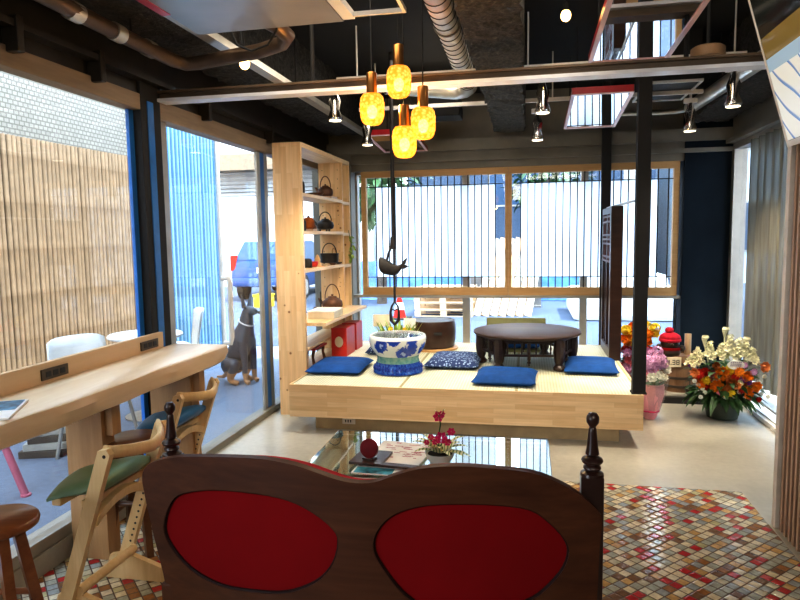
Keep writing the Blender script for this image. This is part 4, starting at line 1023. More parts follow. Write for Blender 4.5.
t = thing('red_settee', 'dark wooden double backed settee with red oval panels, seen from behind', 'sofa', (SX, SY, 0))
def flat(bm, polys, off, bend=True):
    """triangulated sheet between outlines, bent along the settee's curve"""
    from mathutils.geometry import delaunay_2d_cdt
    vs = []; es = []
    for P in polys:
        b = len(vs); vs += [Vector(p) for p in P]; es += [(b+i, b+(i+1) % len(P)) for i in range(len(P))]
    xs0 = [v.x for v in vs]; zs0 = [v.y for v in vs]
    def inside(p, P):
        c = False; n = len(P)
        for i in range(n):
            a, b = P[i], P[i-1]
            if (a[1] > p[1]) != (b[1] > p[1]) and p[0] < (b[0]-a[0])*(p[1]-a[1])/(b[1]-a[1])+a[0]: c = not c
        return c
    x = min(xs0)+.03
    while x < max(xs0):
        z = min(zs0)+.03
        while z < max(zs0):
            if inside((x, z), polys[0]) and not any(inside((x, z), P) for P in polys[1:]): vs.append(Vector((x, z)))
            z += .06
        x += .04
    r = delaunay_2d_cdt(vs, es, [], 0, 1e-5)
    V = [bm.verts.new((v.x-SX, curve_y(v.x)+off(v.x, v.y), v.y)) for v in r[0]]
    for fc in r[2]:
        c = sum((r[0][i] for i in fc), Vector((0, 0)))/len(fc)
        if inside(c, polys[0]) and not any(inside(c, P) for P in polys[1:]): bm.faces.new([V[i] for i in fc])
    return r
so, sl, sr = smooth(OUT, 3), smooth(LO, 3), smooth(RO, 3)
def walls(bm, P, a, b):
    A = [bm.verts.new((x-SX, curve_y(x)+a, z)) for x, z in P]; B = [bm.verts.new((x-SX, curve_y(x)+b, z)) for x, z in P]
    for i in range(len(P)): bm.faces.new((A[i], A[(i+1) % len(P)], B[(i+1) % len(P)], B[i]))
m = MB(); flat(m.bm, [so, sl, sr], lambda x, z: 0); flat(m.bm, [so, sl, sr], lambda x, z: .030); walls(m.bm, so, 0, .030); walls(m.bm, sl, 0, .030); walls(m.bm, sr, 0, .030)
bmesh.ops.remove_doubles(m.bm, verts=m.bm.verts, dist=.0004); m.o('back_frame', M['sofawood'], t, 35)
for P in (sl, sr):
    m = MB(); cx = sum(p[0] for p in P)/len(P); cz = sum(p[1] for p in P)/len(P)
    def bul(x, z, cx=cx, cz=cz): return .014-.008*max(0, 1-((x-cx)/.33)**2-((z-cz)/.18)**2)
    flat(m.bm, [[(cx+(x-cx)*1.07, cz+(z-cz)*1.09) for x, z in P]], bul); m.o('oval_panel', M['redfab'], t, 70)
    m = MB(); m.tube([(x-SX, curve_y(x)+.010, z) for x, z in P], .006, 6, True); m.o('oval_beading', M['sofadark'], t, 60)
# front pad with the same camel outline
PAD = [(x*.97+SX*.03, z-.026 if z > .6 else z) for x, z in OUT]
sp = smooth(PAD, 3)
m = MB(); flat(m.bm, [sp], lambda x, z: .032); flat(m.bm, [sp], lambda x, z: .105); walls(m.bm, sp, .032, .105); bmesh.ops.remove_doubles(m.bm, verts=m.bm.verts, dist=.0004); m.o('front_pad', M['redseat'], t, 50)
m = MB(); m.box(-.74, .66, .12, .66, .30, .43, .035, seg=4); m.o('seat_cushion', M['redseat'], t, 50)
m = MB(); m.box(-.76, .70, .10, .67, .20, .30, .008); m.o('seat_rail', M['sofawood'], t)
for px, py, dz in ((-1.255, 2.055, -.045), (.198, 1.985, -.008)):
    lx, ly = px-SX, py-SY
    m = MB()
    m.lathe([(.001, .970), (.012, .968), (.0185, .958), (.0195, .95), (.0185, .940), (.012, .930), (.009, .925), (.012, .919), (.0125, .91), (.017, .865), (.0205, .842), (.015, .836), (.030, .828), (.033, .822), (.030, .815), (.018, .810), (.026, .803), (.027, .797), (.020, .790), (.034, .783), (.036, .775)], 20, T(lx, ly, dz))
    m.box(lx-.034, lx+.034, ly-.028, ly+.028, .20, .777+dz, .006); m.o('turned_post', M['postwood'], t, 40)
for lx, ly in ((-.755, .205), (.70, .135), (-.72, .60), (.66, .60)):
    m = MB(); m.lathe([(.018, .003), (.026, .02), (.020, .06), (.030, .12), (.034, .20)], 14, T(lx, ly, 0)); m.o('leg', M['postwood'], t, 50)
# ------------------------------------------------------------------ glass coffee table
GZ = .42
t = thing('glass_coffee_table', 'glass topped coffee table with pale frame in front of the settee', 'table', (-.47, 3.08, 0))
m = MB(); m.box(-.57, .585, -.32, .33, GZ-.012, GZ, .003); m.o('glass_top', M['tableglass'], t)
m = MB(); m.box(-.50, .51, -.27, .27, .14, .155); m.o('lower_shelf', M['tableglass'], t)
m = MB()
for y in (-.30, .30): m.box(-.54, .55, y-.012, y+.012, GZ-.032, GZ-.012)
for x in (-.545, .555, -.36): m.box(x-.010, x+.010, -.288, .288, GZ-.032, GZ-.0125)
m.o('frame', M['trimlight'], t)
for sx in (-.53, .54):
    for sy in (-.28, .28): m = MB(); m.cyl((sx, sy, .003), (sx, sy, GZ-.03), .016); m.o('leg', M['trimlight'], t, 40)
t = thing('magazine', 'large pale pink printed magazine lying on the glass table', 'magazine', (-.62, 3.02, GZ), -.12)
m = MB(); m.box(-.14, .14, -.17, .20, .001, .012, .001); m.o('pages', M['cardwhite'], t)
m = MB()
random.seed(3)
for i in range(36):
    x, y = random.uniform(-.10, .12), random.uniform(-.05, .18); w = random.uniform(.01, .05); m.box(x-w/2, x+w/2, y-.002, y+.003, .012, .0126)
m.o('print', M['inkred'], t, kind='stuff')
t = thing('menu_folder', 'dark brown menu folder on top of the pale magazine', 'folder', (-.69, 2.90, GZ+.0125), -.1)
m = MB(); m.box(-.13, .03, -.06, .13, .001, .014, .002); m.box(.03, .20, -.06, -.02, .001, .012, .002); m.o('cover', M['hib'], t)
t = thing('booklet', 'booklet with blue and teal cover on the near side of the glass table', 'booklet', (-.64, 2.81, GZ), -.05)
m = MB(); m.box(-.15, .12, -.045, .06, .001, .006); m.o('pages', M['cardwhite'], t)
m = MB(); m.box(-.14, .04, -.042, .03, .006, .0066); m.o('cover_picture', pbr('teal print', (.05, .26, .36), .3, var=.9, vs=18), t)
t = thing('red_velvet_disc', 'round dark red velvet disc standing on the folder', 'ornament', (-.735, 2.90, GZ+.0275), -.22)
m = MB(); m.lathe([(.001, -.012), (.038, -.012), (.045, -.008), (.046, 0), (.045, .008), (.038, .012), (.001, .012)], 32, T(0, 0, .052)@Rx(PI/2-.15)); m.o('disc', pbr('maroon velvet', (.16, .004, .008), .8, var=.2, vs=30), t, 50)
m = MB(); m.box(-.03, .03, -.02, .02, 0, .008, .002); m.o('foot', M['hib'], t)
OX, OY = -.405, 2.97
t = thing('potted_orchid', 'small potted plant with magenta flowers on the glass table', 'potted plant', (OX, OY, GZ+.001))
m = MB(); m.lathe([(.040, 0), (.045, .004), (.06, .025), (.072, .052), (.074, .056), (.066, .054), (.055, .045), (.001, .042)], 30); m.o('pot', M['whitepot'], t, 50)
m = MB(); m.lathe([(.060, .047), (.03, .053), (.001, .055)], 20); m.o('soil', M['soil'], t)
m = MB(); random.seed(11)
for i in range(15):
    a = i*2.4; el = random.uniform(.4, 1.5); leafm(m, (.015*math.cos(a), .015*math.sin(a), .05), (math.cos(a), math.sin(a)*.7, el), random.uniform(.12, .20), .018, .45)
m.o('variegated_leaves', M['leafv'], t)
m = MB(); m.tube([(0, 0, .05), (-.008, 0, .12), (.004, 0, .19), (-.004, 0, .235)], .0035, 6); m.tube([(0, 0, .08), (.03, 0, .13), (.052, 0, .155)], .003, 6); m.tube([(0, 0, .08), (-.03, 0, .10), (-.05, 0, .115)], .003, 6); m.o('stem', M['leaf'], t)
for i in range(7): leafm
FL = [(-.004, 0, .225, .027), (.01, -.02, .127, .030), (.056, -.005, .155, .020), (-.042, -.005, .125, .016), (-.062, -.01, .10, .014), (.042, -.02, .108, .018), (-.02, -.02, .108, .016), (.012, 0, .24, .015)]
for x, y, z, r in FL:
    m = MB(); r *= 1.1; daisy(m, (x, y, z), r, (random.uniform(-.4, .4), -1, .7), 6, .35); daisy(m, (x, y, z+.003), r*.6, (random.uniform(-.4, .4), -1, .7), 6, .6); m.o('magenta_flower', M['f_magenta'], t)
m = MB()
for k in range(4): leafm(m, (0, 0, .225), (random.uniform(-.5, .6), random.uniform(-.3, .3), 1), .06, .007, .2)
m.o('top_leaves', M['leafv'], t)

# ------------------------------------------------------------------ flowers and barrel at the right
random.seed(21)
AX, AY = 1.56, 5.52
t = thing('flower_arrangement', 'large arrangement of orange, cream and purple flowers in a dark pot by the curtain', 'flower arrangement', (AX, AY, 0))
m = MB(); m.lathe([(.10, .003), (.115, .01), (.135, .10), (.145, .19), (.15, .20), (.14, .20), (.001, .17)], 32); m.o('pot', pbr('dark green pot', (.025, .035, .022), .4), t, 50)
m = MB()
m.sph((0, .02, .30), .15, (1.2, .8, .9), 12, 8)
for i in range(330):
    a = random.uniform(0, 2*PI); b = random.uniform(-.35, 1.0); r = random.uniform(.05, .22)
    if math.sin(a) > .6 and random.random() < .5: continue
    p = (r*math.cos(a), r*math.sin(a)*.8, .20+max(0, b)*.25)
    leafm(m, p, (math.cos(a), math.sin(a), b), random.uniform(.08, .14), random.uniform(.016, .03), random.uniform(.3, .8))
m.o('foliage', M['leaf'], t)
def put(kind, mt, x, z, y=-.1, r=.04):
    m = MB()
    p = (x, y, z); d = Vector((x*1.2, -1, (z-.40)*2))
    if kind == 'rose': petal_rose(m, p, r, d)
    elif kind == 'gerbera': daisy(m, p, r, d, 12, .3); daisy(m, (p[0], p[1]-.006, p[2]), r*.65, d, 10, .4); m.sph((p[0], p[1]-.008, p[2]), r*.25, u=6, v=5)
    elif kind == 'pom':
        for i in range(26): v = Vector((random.gauss(0, 1), random.gauss(0, 1), random.gauss(0, 1))).normalized(); daisy(m, tuple(Vector(p)+v*r*.6), r*.5, v, 5, .3)
    elif kind == 'spike':
        for i in range(30):
            s = i/30; v = Vector((math.cos(i*2.4), math.sin(i*2.4), .3+s)); daisy(m, (x+v.x*.030*(1.2-s)+random.uniform(-.01, .01), y+v.y*.03*(1.2-s), z+s*r*2.9), .024*(1.25-.6*s), v, 5, .5)
    elif kind == 'calla':
        mm = T(x, y, z)@Rz(random.uniform(-1, .2))@Ry(random.uniform(-.3, .3)); m.lathe([(.005, -.02), (.014, .01), (.021, .03), (.028, .05), (.022, .065)], 16, mm, lambda a, zz: 1+(.30*math.cos(a) if zz > .04 else 0), False)
        m.tube([(x, y, z-.01), (x*.7, y*.6, z-.2), (x*.3, 0, .2)], .006, 6)
    m.o({'rose': 'rose', 'gerbera': 'gerbera', 'pom': 'chrysanthemum', 'spike': 'flower_spike', 'calla': 'calla_lily'}[kind], M['f_'+mt], t)
for a in [('calla', 'cream', .0, .68, .0), ('calla', 'cream', -.15, .61, .0), ('calla', 'cream', .16, .60, .03), ('calla', 'white', .08, .56, -.02)]: put(*a)
for x, z, h in ((-.205, .46, .042), (-.115, .50, .045), (.03, .54, .05), (.06, .50, .04), (.15, .50, .045), (.20, .47, .04), (.10, .53, .045), (-.03, .50, .04), (-.245, .44, .03)): put('spike', 'cream', x, z, -.03, h)
for k, mt, x, z, r in (('rose', 'orange', -.06, .40, .055), ('rose', 'orange', -.09, .30, .052), ('rose', 'brown', .005, .33, .045), ('gerbera', 'orange', .06, .42, .045), ('rose', 'orange', .13, .29, .045), ('rose', 'peach', .245, .46, .042), ('rose', 'peach', .05, .31, .030),
    ('rose', 'orange', .125, .385, .044), ('gerbera', 'red', -.22, .39, .050), ('rose', 'peach', -.26, .405, .036), ('gerbera', 'red', .035, .375, .04), ('gerbera', 'brown', -.02, .28, .04), ('pom', 'purple', .10, .355, .034), ('pom', 'purple', .135, .34, .028), ('gerbera', 'lilac', .165, .42, .034),
    ('rose', 'orange', .19, .31, .040), ('rose', 'orange', .14, .24, .036), ('pom', 'brown', -.02, .37, .035), ('rose', 'orange', -.02, .23, .03), ('gerbera', 'lilac', .10, .47, .03), ('rose', 'brown', -.10, .46, .03), ('pom', 'yellow', -.03, .44, .03)): put(k, mt, x, z, -.16+random.uniform(-.03, .02), r)
for i in range(26):
    a = random.uniform(-1, 1); put('rose' if i % 3 else 'gerbera', random.choice(['orange', 'orange', 'brown', 'peach', 'red', 'yellow', 'cream', 'pink']), a*.23, random.uniform(.23, .47)-.06*abs(a), -.17+.05*abs(a)+random.uniform(-.02, .03), random.uniform(.026, .038))
for x, z in ((-.22, .30), (-.19, .27), (-.25, .33), (-.17, .24), (-.20, .20), (.02, .23), (.05, .21), (.22, .33), (.26, .38), (.24, .24), (.29, .22), (-.02, .20), (.08, .25)): put('pom', 'white', x, z, -.14, .020)
m = MB(); q = T(.035, -.19, .475)@Rx(.15)
m.lathe([(.001, -.002), (.062, -.002), (.062, .002), (.001, .002)], 28, q@Matrix.Diagonal((1, 1, .62, 1))@Rx(PI/2)); gc = m.o('gift_card', M['f_white'], t)
m = MB()
for r_, row in enumerate((.018, .004, -.010)):
    for k in range(6): m.box(-.04+k*.014, -.032+k*.014, -.004, -.0025, row, row+.008, M=q)
m.o('writing', M['inkpurp'], gc)
# pink wrapped bouquet
random.seed(77)
t = thing('wrapped_bouquet', 'lilac and white bouquet in pink wrapping leaning against the platform corner', 'bouquet', (.985, 5.40, 0))
m = MB(); m.lathe([(.035, .003), (.05, .02), (.075, .12), (.095, .20), (.10, .27), (.092, .30)], 18, None, lambda a, z: 1+.10*math.sin(a*5+z*9), False); m.o('pink_wrap', M['pinkwrap'], t, 50)
m = MB(); m.lathe([(.06, .06), (.10, .2), (.125, .33), (.13, .36)], 20, T(.01, .0, 0), lambda a, z: 1+.08*math.sin(a*7+z*8), False); m.o('clear_wrap', M['clearwrap'], t, 50)
m = MB(); m.tube([(.066*math.cos(a), .066*math.sin(a), .075) for a in [PI*i/10 for i in range(20)]], .006, 6, True); m.o('ribbon', M['f_magenta'], t)
m = MB()
for i in range(40): a = random.uniform(0, 2*PI); leafm(m, (.05*math.cos(a), .05*math.sin(a), .24), (math.cos(a)*.6, math.sin(a)*.6, 1), random.uniform(.1, .18), .018, .3)
m.o('foliage', M['leaf'], t)
def put2(name, mt, x, y, z, r, kind='pom'):
    m = MB()
    if kind == 'pom':
        for i in range(34): v = Vector((random.gauss(0, 1), random.gauss(0, 1), random.gauss(0, 1))).normalized(); daisy(m, tuple(Vector((x, y, z))+v*r*.75), r*.42, v, 5, .3)
    else: petal_rose(m, (x, y, z), r, (x, -1, .5))
    m.o(name, M['f_'+mt], t)
for x, y, z, r in ((-.02, -.03, .47, .068), (.05, -.04, .50, .062), (.085, 0, .46, .055), (-.04, .03, .53, .06), (.05, .03, .55, .05), (.0, -.05, .42, .045)): put2('hydrangea', 'lilac', x, y, z, r)
for x, y, z, r in ((-.01, -.09, .36, .04), (.05, -.09, .38, .035), (.09, -.06, .36, .03), (.115, -.02, .41, .035)): put2('white_rose', 'white', x, y, z, r, 'rose')
# orange bouquet standing behind
t = thing('orange_flower_stand', 'orange, yellow and pink flower arrangement behind the black post', 'flower arrangement', (1.015, 6.25, .076))
m = MB(); m.lathe([(.09, 0), (.11, .01), (.13, .12), (.135, .13), (.12, .13), (.001, .11)], 24); m.o('basket', M['slat'], t, 50)
m = MB()
for i in range(120): a = random.uniform(0, 2*PI); leafm(m, (.09*math.cos(a), .06*math.sin(a), random.uniform(.12, .4)), (math.cos(a), math.sin(a), random.uniform(-.2, 1)), random.uniform(.08, .15), .018, .3)
m.o('foliage', M['leaf'], t)
random.seed(5)
for i in range(60):
    x = random.uniform(-.13, .14); z = random.uniform(.14, .58)
    mt = random.choice(['orange', 'orange', 'yellow', 'cream'] if z > .36 else ['pink', 'red', 'pink', 'lilac'])
    if z > .5 and abs(x) > .12: mt = 'yellow'
    put2('rose' if i % 2 else 'chrysanthemum', mt, x, -.09+random.uniform(-.05, .04), z, random.uniform(.036, .055), 'rose' if i % 2 else 'pom')
# barrel, figure, sign
BXc, BYc = 1.36, 6.17
t = thing('wooden_barrel', 'weathered wooden barrel on the concrete step against the dark pillar', 'barrel', (BXc, BYc, .076))
m = MB(); m.lathe([(.135, 0), (.152, .10), (.156, .17), (.152, .24), (.138, .33), (.130, .33), (.128, .315), (.001, .315)], 36, None, lambda a, z: 1-.012*(abs(math.sin(a*9))**8)); m.o('staves', M['barrel'], t, 40)
m = MB()
for z, r in ((.04, .145), (.12, .156), (.25, .153)): m.lathe([(r, z), (r+.004, z+.002), (r+.004, z+.022), (r, z+.024)], 36, None, None, False)
parts(m, 'hoop', M['hoop'], t, 40)
t = thing('price_plate', 'pale wooden plate with dark lettering on the barrel front', 'sign', (1.285, 5.995, .36), .12)
m = MB(); m.box(-.062, .062, -.006, .006, -.045, .045, .003); m.o('plate', M['cardboard'], t)
m = MB(); y = -.0075
m.box(-.046, -.040, y, -.006, -.022, .020); m.box(-.050, -.040, y, -.006, .010, .016); m.box(-.031, -.024, y, -.006, -.024, -.014)
for k in (-.022, -.003, .015): m.box(-.016, .004, y, -.006, k, k+.006)
m.box(.004, .009, y, -.006, -.022, .021)
for k in (-.022, -.003, .015): m.box(.022, .040, y, -.006, k, k+.006)
m.box(.018, .023, y, -.006, -.022, .021); m.box(.039, .044, y, -.006, -.022, .021)
m.o('lettering', M['ink'], t)
m = MB(); m.box(-.02, .02, .006, .03, -.02, .02); m.o('hook', M['hoop'], t)
t = thing('ceramic_figure', 'dark brown ceramic figure wearing a red knitted hat on the barrel', 'figurine', (BXc-.085, BYc-.04, .392))
m = MB(); m.lathe([(.07, 0), (.095, .01), (.11, .05), (.105, .09), (.085, .115), (.088, .13), (.10, .16), (.098, .195), (.075, .22), (.001, .24)], 28); m.sph((-.115, 0, .12), .035, (.9, 1, 1.3)); m.sph((.125, -.01, .11), .036, (1, 1, 1.1)); m.sph((0, -.095, .165), .022); m.sph((-.045, -.085, .19), .016); m.sph((.045, -.085, .19), .016); m.o('body', M['ceramic'], t, 60)
m = MB(); m.lathe([(.108, .195), (.116, .205), (.116, .228), (.108, .238), (.112, .245), (.10, .28), (.07, .305), (.03, .318), (.001, .32)], 32, None, lambda a, z: 1+.012*math.sin(a*22)); h = m.o('knitted_hat', M['knit'], t, 50); t.scale = (.82, .82, .68)
m = MB(); m.sph((-.01, 0, .345), .044, (1.05, 1.05, 1), 16, 12); m.o('pompom', M['knit'], h, 80)
m = MB(); m.lathe([(.098, .085), (.112, .09), (.108, .118), (.092, .122)], 28, None, None, False); m.o('red_scarf', M['redfab'], t, 50)
t = thing('bamboo_ladle_holder', 'pale bamboo cup standing behind the ceramic figure', 'cup', (BXc+.09, BYc+.06, .392))
m = MB(); m.lathe([(.028, 0), (.03, .004), (.03, .19), (.026, .19), (.025, .02), (.001, .018)], 16); m.o('cup', M['ledge'], t, 40)
t = thing('purple_flower_pot', 'small purple flower in front of the barrel beside the plate', 'flower', (1.42, 5.99, .076))
m = MB(); m.lathe([(.03, 0), (.04, .05), (.035, .05), (.001, .04)], 16); m.tube([(0, 0, .04), (.0, -.01, .2), (-.01, -.01, .30)], .004, 6); m.o('pot', M['ceramic'], t, 50)
for x, z in ((-.02, .29), (.012, .30), (-.005, .33), (.0, .265)):
    m = MB()
    for i in range(14): v = Vector((random.gauss(0, 1), random.gauss(0, 1), random.gauss(0, 1))).normalized(); daisy(m, tuple(Vector((x, -.01, z))+v*.016), .014, v, 5, .3)
    m.o('purple_bloom', M['f_purple'], t)

# ------------------------------------------------------------------ outdoors
m = MB(); m.box(-40, 40, -12, 60, -.3, -.03); m.o('ground', M['asphalt'], kind='structure')
m = MB(); m.box(-40, 40, 8.6, 60, -.03, -.024); m.o('street', concrete('street asphalt', (.055, .080, .125), .8, .5), kind='structure')
random.seed(31)
BAM = stripes('bamboo cane', 'Z', .37, [(.0, (.40, .29, .18)), (.1, (.46, .34, .22)), (.8, (.40, .29, .18)), (.985, (.36, .25, .15))], .6, 0, .6)
t = thing('bamboo_fence', 'tall bamboo cane screen outside the large left window', 'fence', (-4.0, 0, -.03))
m = MB(); y = .5
while y < 6.62: m.cyl((random.uniform(-.006, .006), y, 0), (random.uniform(-.006, .006), y+random.uniform(-.006, .006), 2.33+.010*y), .0215, n=8); y += .052
m.o('canes', BAM, t, 50)
m = MB()
for z in (.4, 1.2, 2.1): m.box(-.05, -.02, .5, 6.62, z, z+.05)
parts(m, 'rail', M['slat'], t)
t = thing('lattice_wall', 'white woven mesh wall rising above the bamboo screen', 'wall', (-4.25, 0, -.03))
LT = NT('woven mesh'); v = LT.coord((1, 1, 1)); br = LT.new('ShaderNodeTexBrick'); c = LT.new('ShaderNodeTexCoord'); sx = LT.new('ShaderNodeSeparateXYZ'); cb = LT.new('ShaderNodeCombineXYZ')
LT.lk(c.outputs['Object'], sx.inputs[0]); LT.lk(sx.outputs[1], cb.inputs[0]); LT.lk(sx.outputs[2], cb.inputs[1]); LT.lk(cb.outputs[0], br.inputs['Vector'])
br.inputs['Scale'].default_value = 1; br.inputs['Brick Width'].default_value = .055; br.inputs['Row Height'].default_value = .04; br.inputs['Mortar Size'].default_value = .006
br.inputs['Color1'].default_value = (.25, .24, .21, 1); br.inputs['Color2'].default_value = (.21, .20, .175, 1); br.inputs['Mortar'].default_value = (.12, .115, .095, 1); br.offset = .5
LT.lk(br.outputs['Color'], LT.b.inputs['Base Color'])
m = MB(); m.box(-.03, .03, -1, 6.62, 0, 4.6); m.o('mesh_panel', LT.m, t)
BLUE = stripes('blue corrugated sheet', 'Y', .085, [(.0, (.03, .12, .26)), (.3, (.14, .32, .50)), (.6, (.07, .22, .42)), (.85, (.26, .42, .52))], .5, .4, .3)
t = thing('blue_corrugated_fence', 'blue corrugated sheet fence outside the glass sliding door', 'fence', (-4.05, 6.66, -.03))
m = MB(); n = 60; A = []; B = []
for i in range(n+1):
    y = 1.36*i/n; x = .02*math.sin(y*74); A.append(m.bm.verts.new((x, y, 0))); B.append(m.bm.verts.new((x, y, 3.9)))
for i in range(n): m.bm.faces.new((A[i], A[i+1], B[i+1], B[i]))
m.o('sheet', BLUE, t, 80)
m = MB(); m.cyl((.0, 1.38, 0), (.0, 1.38, 3.9), .04); m.cyl((-.03, 0, 0), (-.03, 0, 3.9), .04); m.o('post', M['alu'], t, 40)
# street buildings
def building(x0, x1, y, h, mt, label, wins, depth=6, shutter=None, face=0):
    t = thing('street_building', label, 'building', ((x0+x1)/2, y, -.03)); a = (x1-x0)/2
    m = MB(); m.box(-a, a, 0, depth, 0, h); m.o('walls', mt, t)
    m = MB(); m.box(-a-.1, a+.1, -.1, depth, h, h+.25); m.o('roof_edge', M['trimlight'], t)
    for (wx, wz, ww, wh) in wins:
        m = MB(); m.box(wx-ww/2-.06, wx+ww/2+.06, -.06, 0, wz-.06, wz+wh+.06); f_ = m.o('window', M['alu'], t)
        m = MB(); m.box(wx-ww/2, wx+ww/2, -.075, -.06, wz, wz+wh); m.o('pane', BGL, f_)
    if shutter:
        sx0, sx1, z0, z1 = shutter
        m = MB(); k = z0
        while k < z1: m.prism([(sx0, -.02, k), (sx0, -.07, k+.03), (sx0, -.02, k+.12)], (sx1-sx0, 0, 0)); k += .12
        s_ = m.o('roller_shutter', M['greypanel'], t)
        m = MB(); m.box(sx0-.2, sx1+.2, -.4, 0, z1, z1+.5); m.o('shutter_housing', M['headwood'], t)
    return t
BGL = pbr('blue window glass', (.04, .08, .14), .35, spec=.2)
WH = pbr('white render', (.82, .82, .80), .7, var=.04, vs=1)
building(-17, -5.6, 19.5, 9, WH, 'white building with roller shutter across the street beyond the sliding door', [(-3, 5, 1.6, 1.4), (1, 5, 1.6, 1.4), (4, 5.0, 1.6, 1.4)], 6, (-2.2, 5.2, 2.9, 3.7))
building(-4.2, 4.2, 23, 4.6, pbr('grey blue cladding', (.055, .085, .13), .7), 'low grey blue building across the street behind the paper screens', [(-2.6, 1.0, 1.4, 1.6), (-.2, 2.6, 2.2, 1.2), (2.4, 1.0, 1.4, 1.6)])
building(4.8, 14, 21, 7.5, pbr('pale blue siding', (.52, .64, .72), .6), 'pale blue building seen past the dark pillar', [(-3, 1, 1.6, 1.4), (-.4, 1, 1.6, 1.4), (-3, 4, 1.6, 1.4), (2, 4, 1.6, 1.4)])
t = building(0, 12, 0, 6.5, pbr('pale grey siding', (.62, .68, .74), .6), 'pale house beside the right window beyond the curtain', [(-2, 1, 1.4, 1.3), (2, 1, 1.4, 1.3), (-2, 3.6, 1.4, 1.3)], 4); t.location = (6.0, 8.5, -.03); t.rotation_euler = (0, 0, -PI/2)
# car
t = thing('parked_car', 'blue hatchback car parked across the street, rear lamps showing', 'car', (-6.45, 16.8, -.03), .06)
BODY = pbr('blue car paint', (.014, .060, .19), .4, var=.05, coat=.1)
sec = [(-2.0, .42, .86, .80, .70), (-1.95, .36, .98, .84, .74), (-1.0, .30, 1.0, .86, .80), (1.2, .30, .98, .86, .80), (1.9, .36, .86, .82, .72), (2.0, .42, .70, .74, .66)]
m = MB(); rings = []
for y, z0, z1, w0, w1 in sec: rings.append([m.bm.verts.new(p) for p in ((-w0*.92, y, z0), (-w0, y, z0+.15), (-w0, y, (z0+z1)/2+.1), (-w1, y, z1), (w1, y, z1), (w0, y, (z0+z1)/2+.1), (w0, y, z0+.15), (w0*.92, y, z0))])
for a, b in zip(rings, rings[1:]):
    for i in range(8): m.bm.faces.new((a[i], a[(i+1) % 8], b[(i+1) % 8], b[i]))
m.bm.faces.new(rings[0]); m.bm.faces.new(rings[-1]); m.o('body', BODY, t, 35)
m = MB(); A = [(-.78, -1.95, .96), (.78, -1.95, .96), (.78, 1.1, .96), (-.78, 1.1, .96)]; B = [(-.62, -1.6, 1.47), (.62, -1.6, 1.47), (.60, .35, 1.47), (-.60, .35, 1.47)]
a = [m.bm.verts.new(p) for p in A]; b = [m.bm.verts.new(p) for p in B]
for i in range(4): m.bm.faces.new((a[i], a[(i+1) % 4], b[(i+1) % 4], b[i]))
m.bm.faces.new(b); m.o('cabin', BODY, t)
m = MB(); m.poly([(-.68, -1.925, 1.02), (.68, -1.925, 1.02), (.57, -1.655, 1.42), (-.57, -1.655, 1.42)]); m.o('rear_window', BGL, t)
for s in (-1, 1):
    m = MB(); m.poly([(s*.765, -1.6, 1.02), (s*.765, .9, 1.02), (s*.635, .3, 1.42), (s*.645, -1.5, 1.42)]); m.o('side_window', BGL, t)
    m = MB(); m.box(s*.78-.07, s*.78+.07, -2.0, -1.78, .76, 1.14, .02); m.o('tail_lamp', M['f_red'], t)
    for y in (-1.3, 1.3): m = MB(); m.cyl((s*.70, y, .31), (s*.86, y, .31), .31, n=22); w_ = m.o('wheel', M['black'], t, 40); m = MB(); m.cyl((s*.861, y, .31), (s*.868, y, .31), .2, n=18); m.o('rim', M['alu'], w_, 40)
m = MB(); m.box(-.80, .80, -2.06, -1.9, .38, .58, .04); m.o('bumper', BODY, t, 40)
m = MB(); m.box(-.17, .17, -2.02, -1.99, .70, .84, .005); m.o('number_plate', M['cardwhite'], t)
m = MB(); m.box(0, .34, -.2, .2, 0, .30, .02); m.box(-.01, .35, -.21, .21, .26, .30); o = m.o('yellow_crate', M['f_yellow']); o.location = (-6.0, 13.6, -.03); tag(o, 'small yellow crate on the street behind the dog statue', 'crate')
# street clutter behind the platform
def pallet(x, y, z, label):
    t = thing('wooden_pallet', label, 'pallet', (x, y, z), random.uniform(-.06, .06), 'pallets stacked on the street')
    m = MB()
    for k in range(7): m.box(-.55, .55, -.48+k*.15, -.38+k*.15, .115, .135)
    m.o('deck_boards', M['ledge'], t)
    m = MB()
    for k in (-.5, 0, .5):
        for j in (-.45, 0, .42): m.box(k-.06, k+.06, j-.04, j+.06, .02, .115)
    for j in (-.45, 0, .42): m.box(-.55, .55, j-.04, j+.06, 0, .02)
    m.o('blocks', M['ledge'], t)
for i, lab in enumerate(('pale wooden pallet at the bottom of the street stack', 'pale wooden pallet second from the bottom of the street stack', 'pale wooden pallet third from the bottom of the street stack', 'pale wooden pallet on top of the street stack')):
    pallet(-1.55, 12.6, -.03+i*.137, lab)
for i in range(7):
    m = MB(); m.box(-.07, .07, -.02, .02, 0, 2.1, .003); o = m.o('timber_plank', M['counterleg' if i % 2 else 'steel']); o.location = (-.95+i*.16, 12.3, -.03); o.rotation_euler = (-.75, .30, .1)
    tag(o, 'timber plank leaning at an angle on the street behind the round table', 'plank', 'planks leaning on the street')
m = MB(); m.box(-1.1, .5, -.04, .04, 0, .9); m.box(-1.1, .5, -.2, .2, 0, .04); o = m.o('low_barrier', M['greypanel']); o.location = (-.2, 14.05, -.03); tag(o, 'low grey barrier the planks lean on', 'barrier')
t = thing('traffic_cone', 'red and white traffic cone on the street behind the hook', 'cone', (-2.35, 11.8, -.03))
m = MB(); m.lathe([(.12, .03), (.02, .50), (.001, .50)], 20); m.o('cone', M['f_red'], t, 50)
m = MB(); m.lathe([(.095, .18), (.066, .31)], 20, T(0, 0, 0), None, False); m.o('white_band', M['white'], t, 50)
m = MB(); m.box(-.2, .2, -.2, .2, 0, .03, .005); m.o('base', M['black'], t)
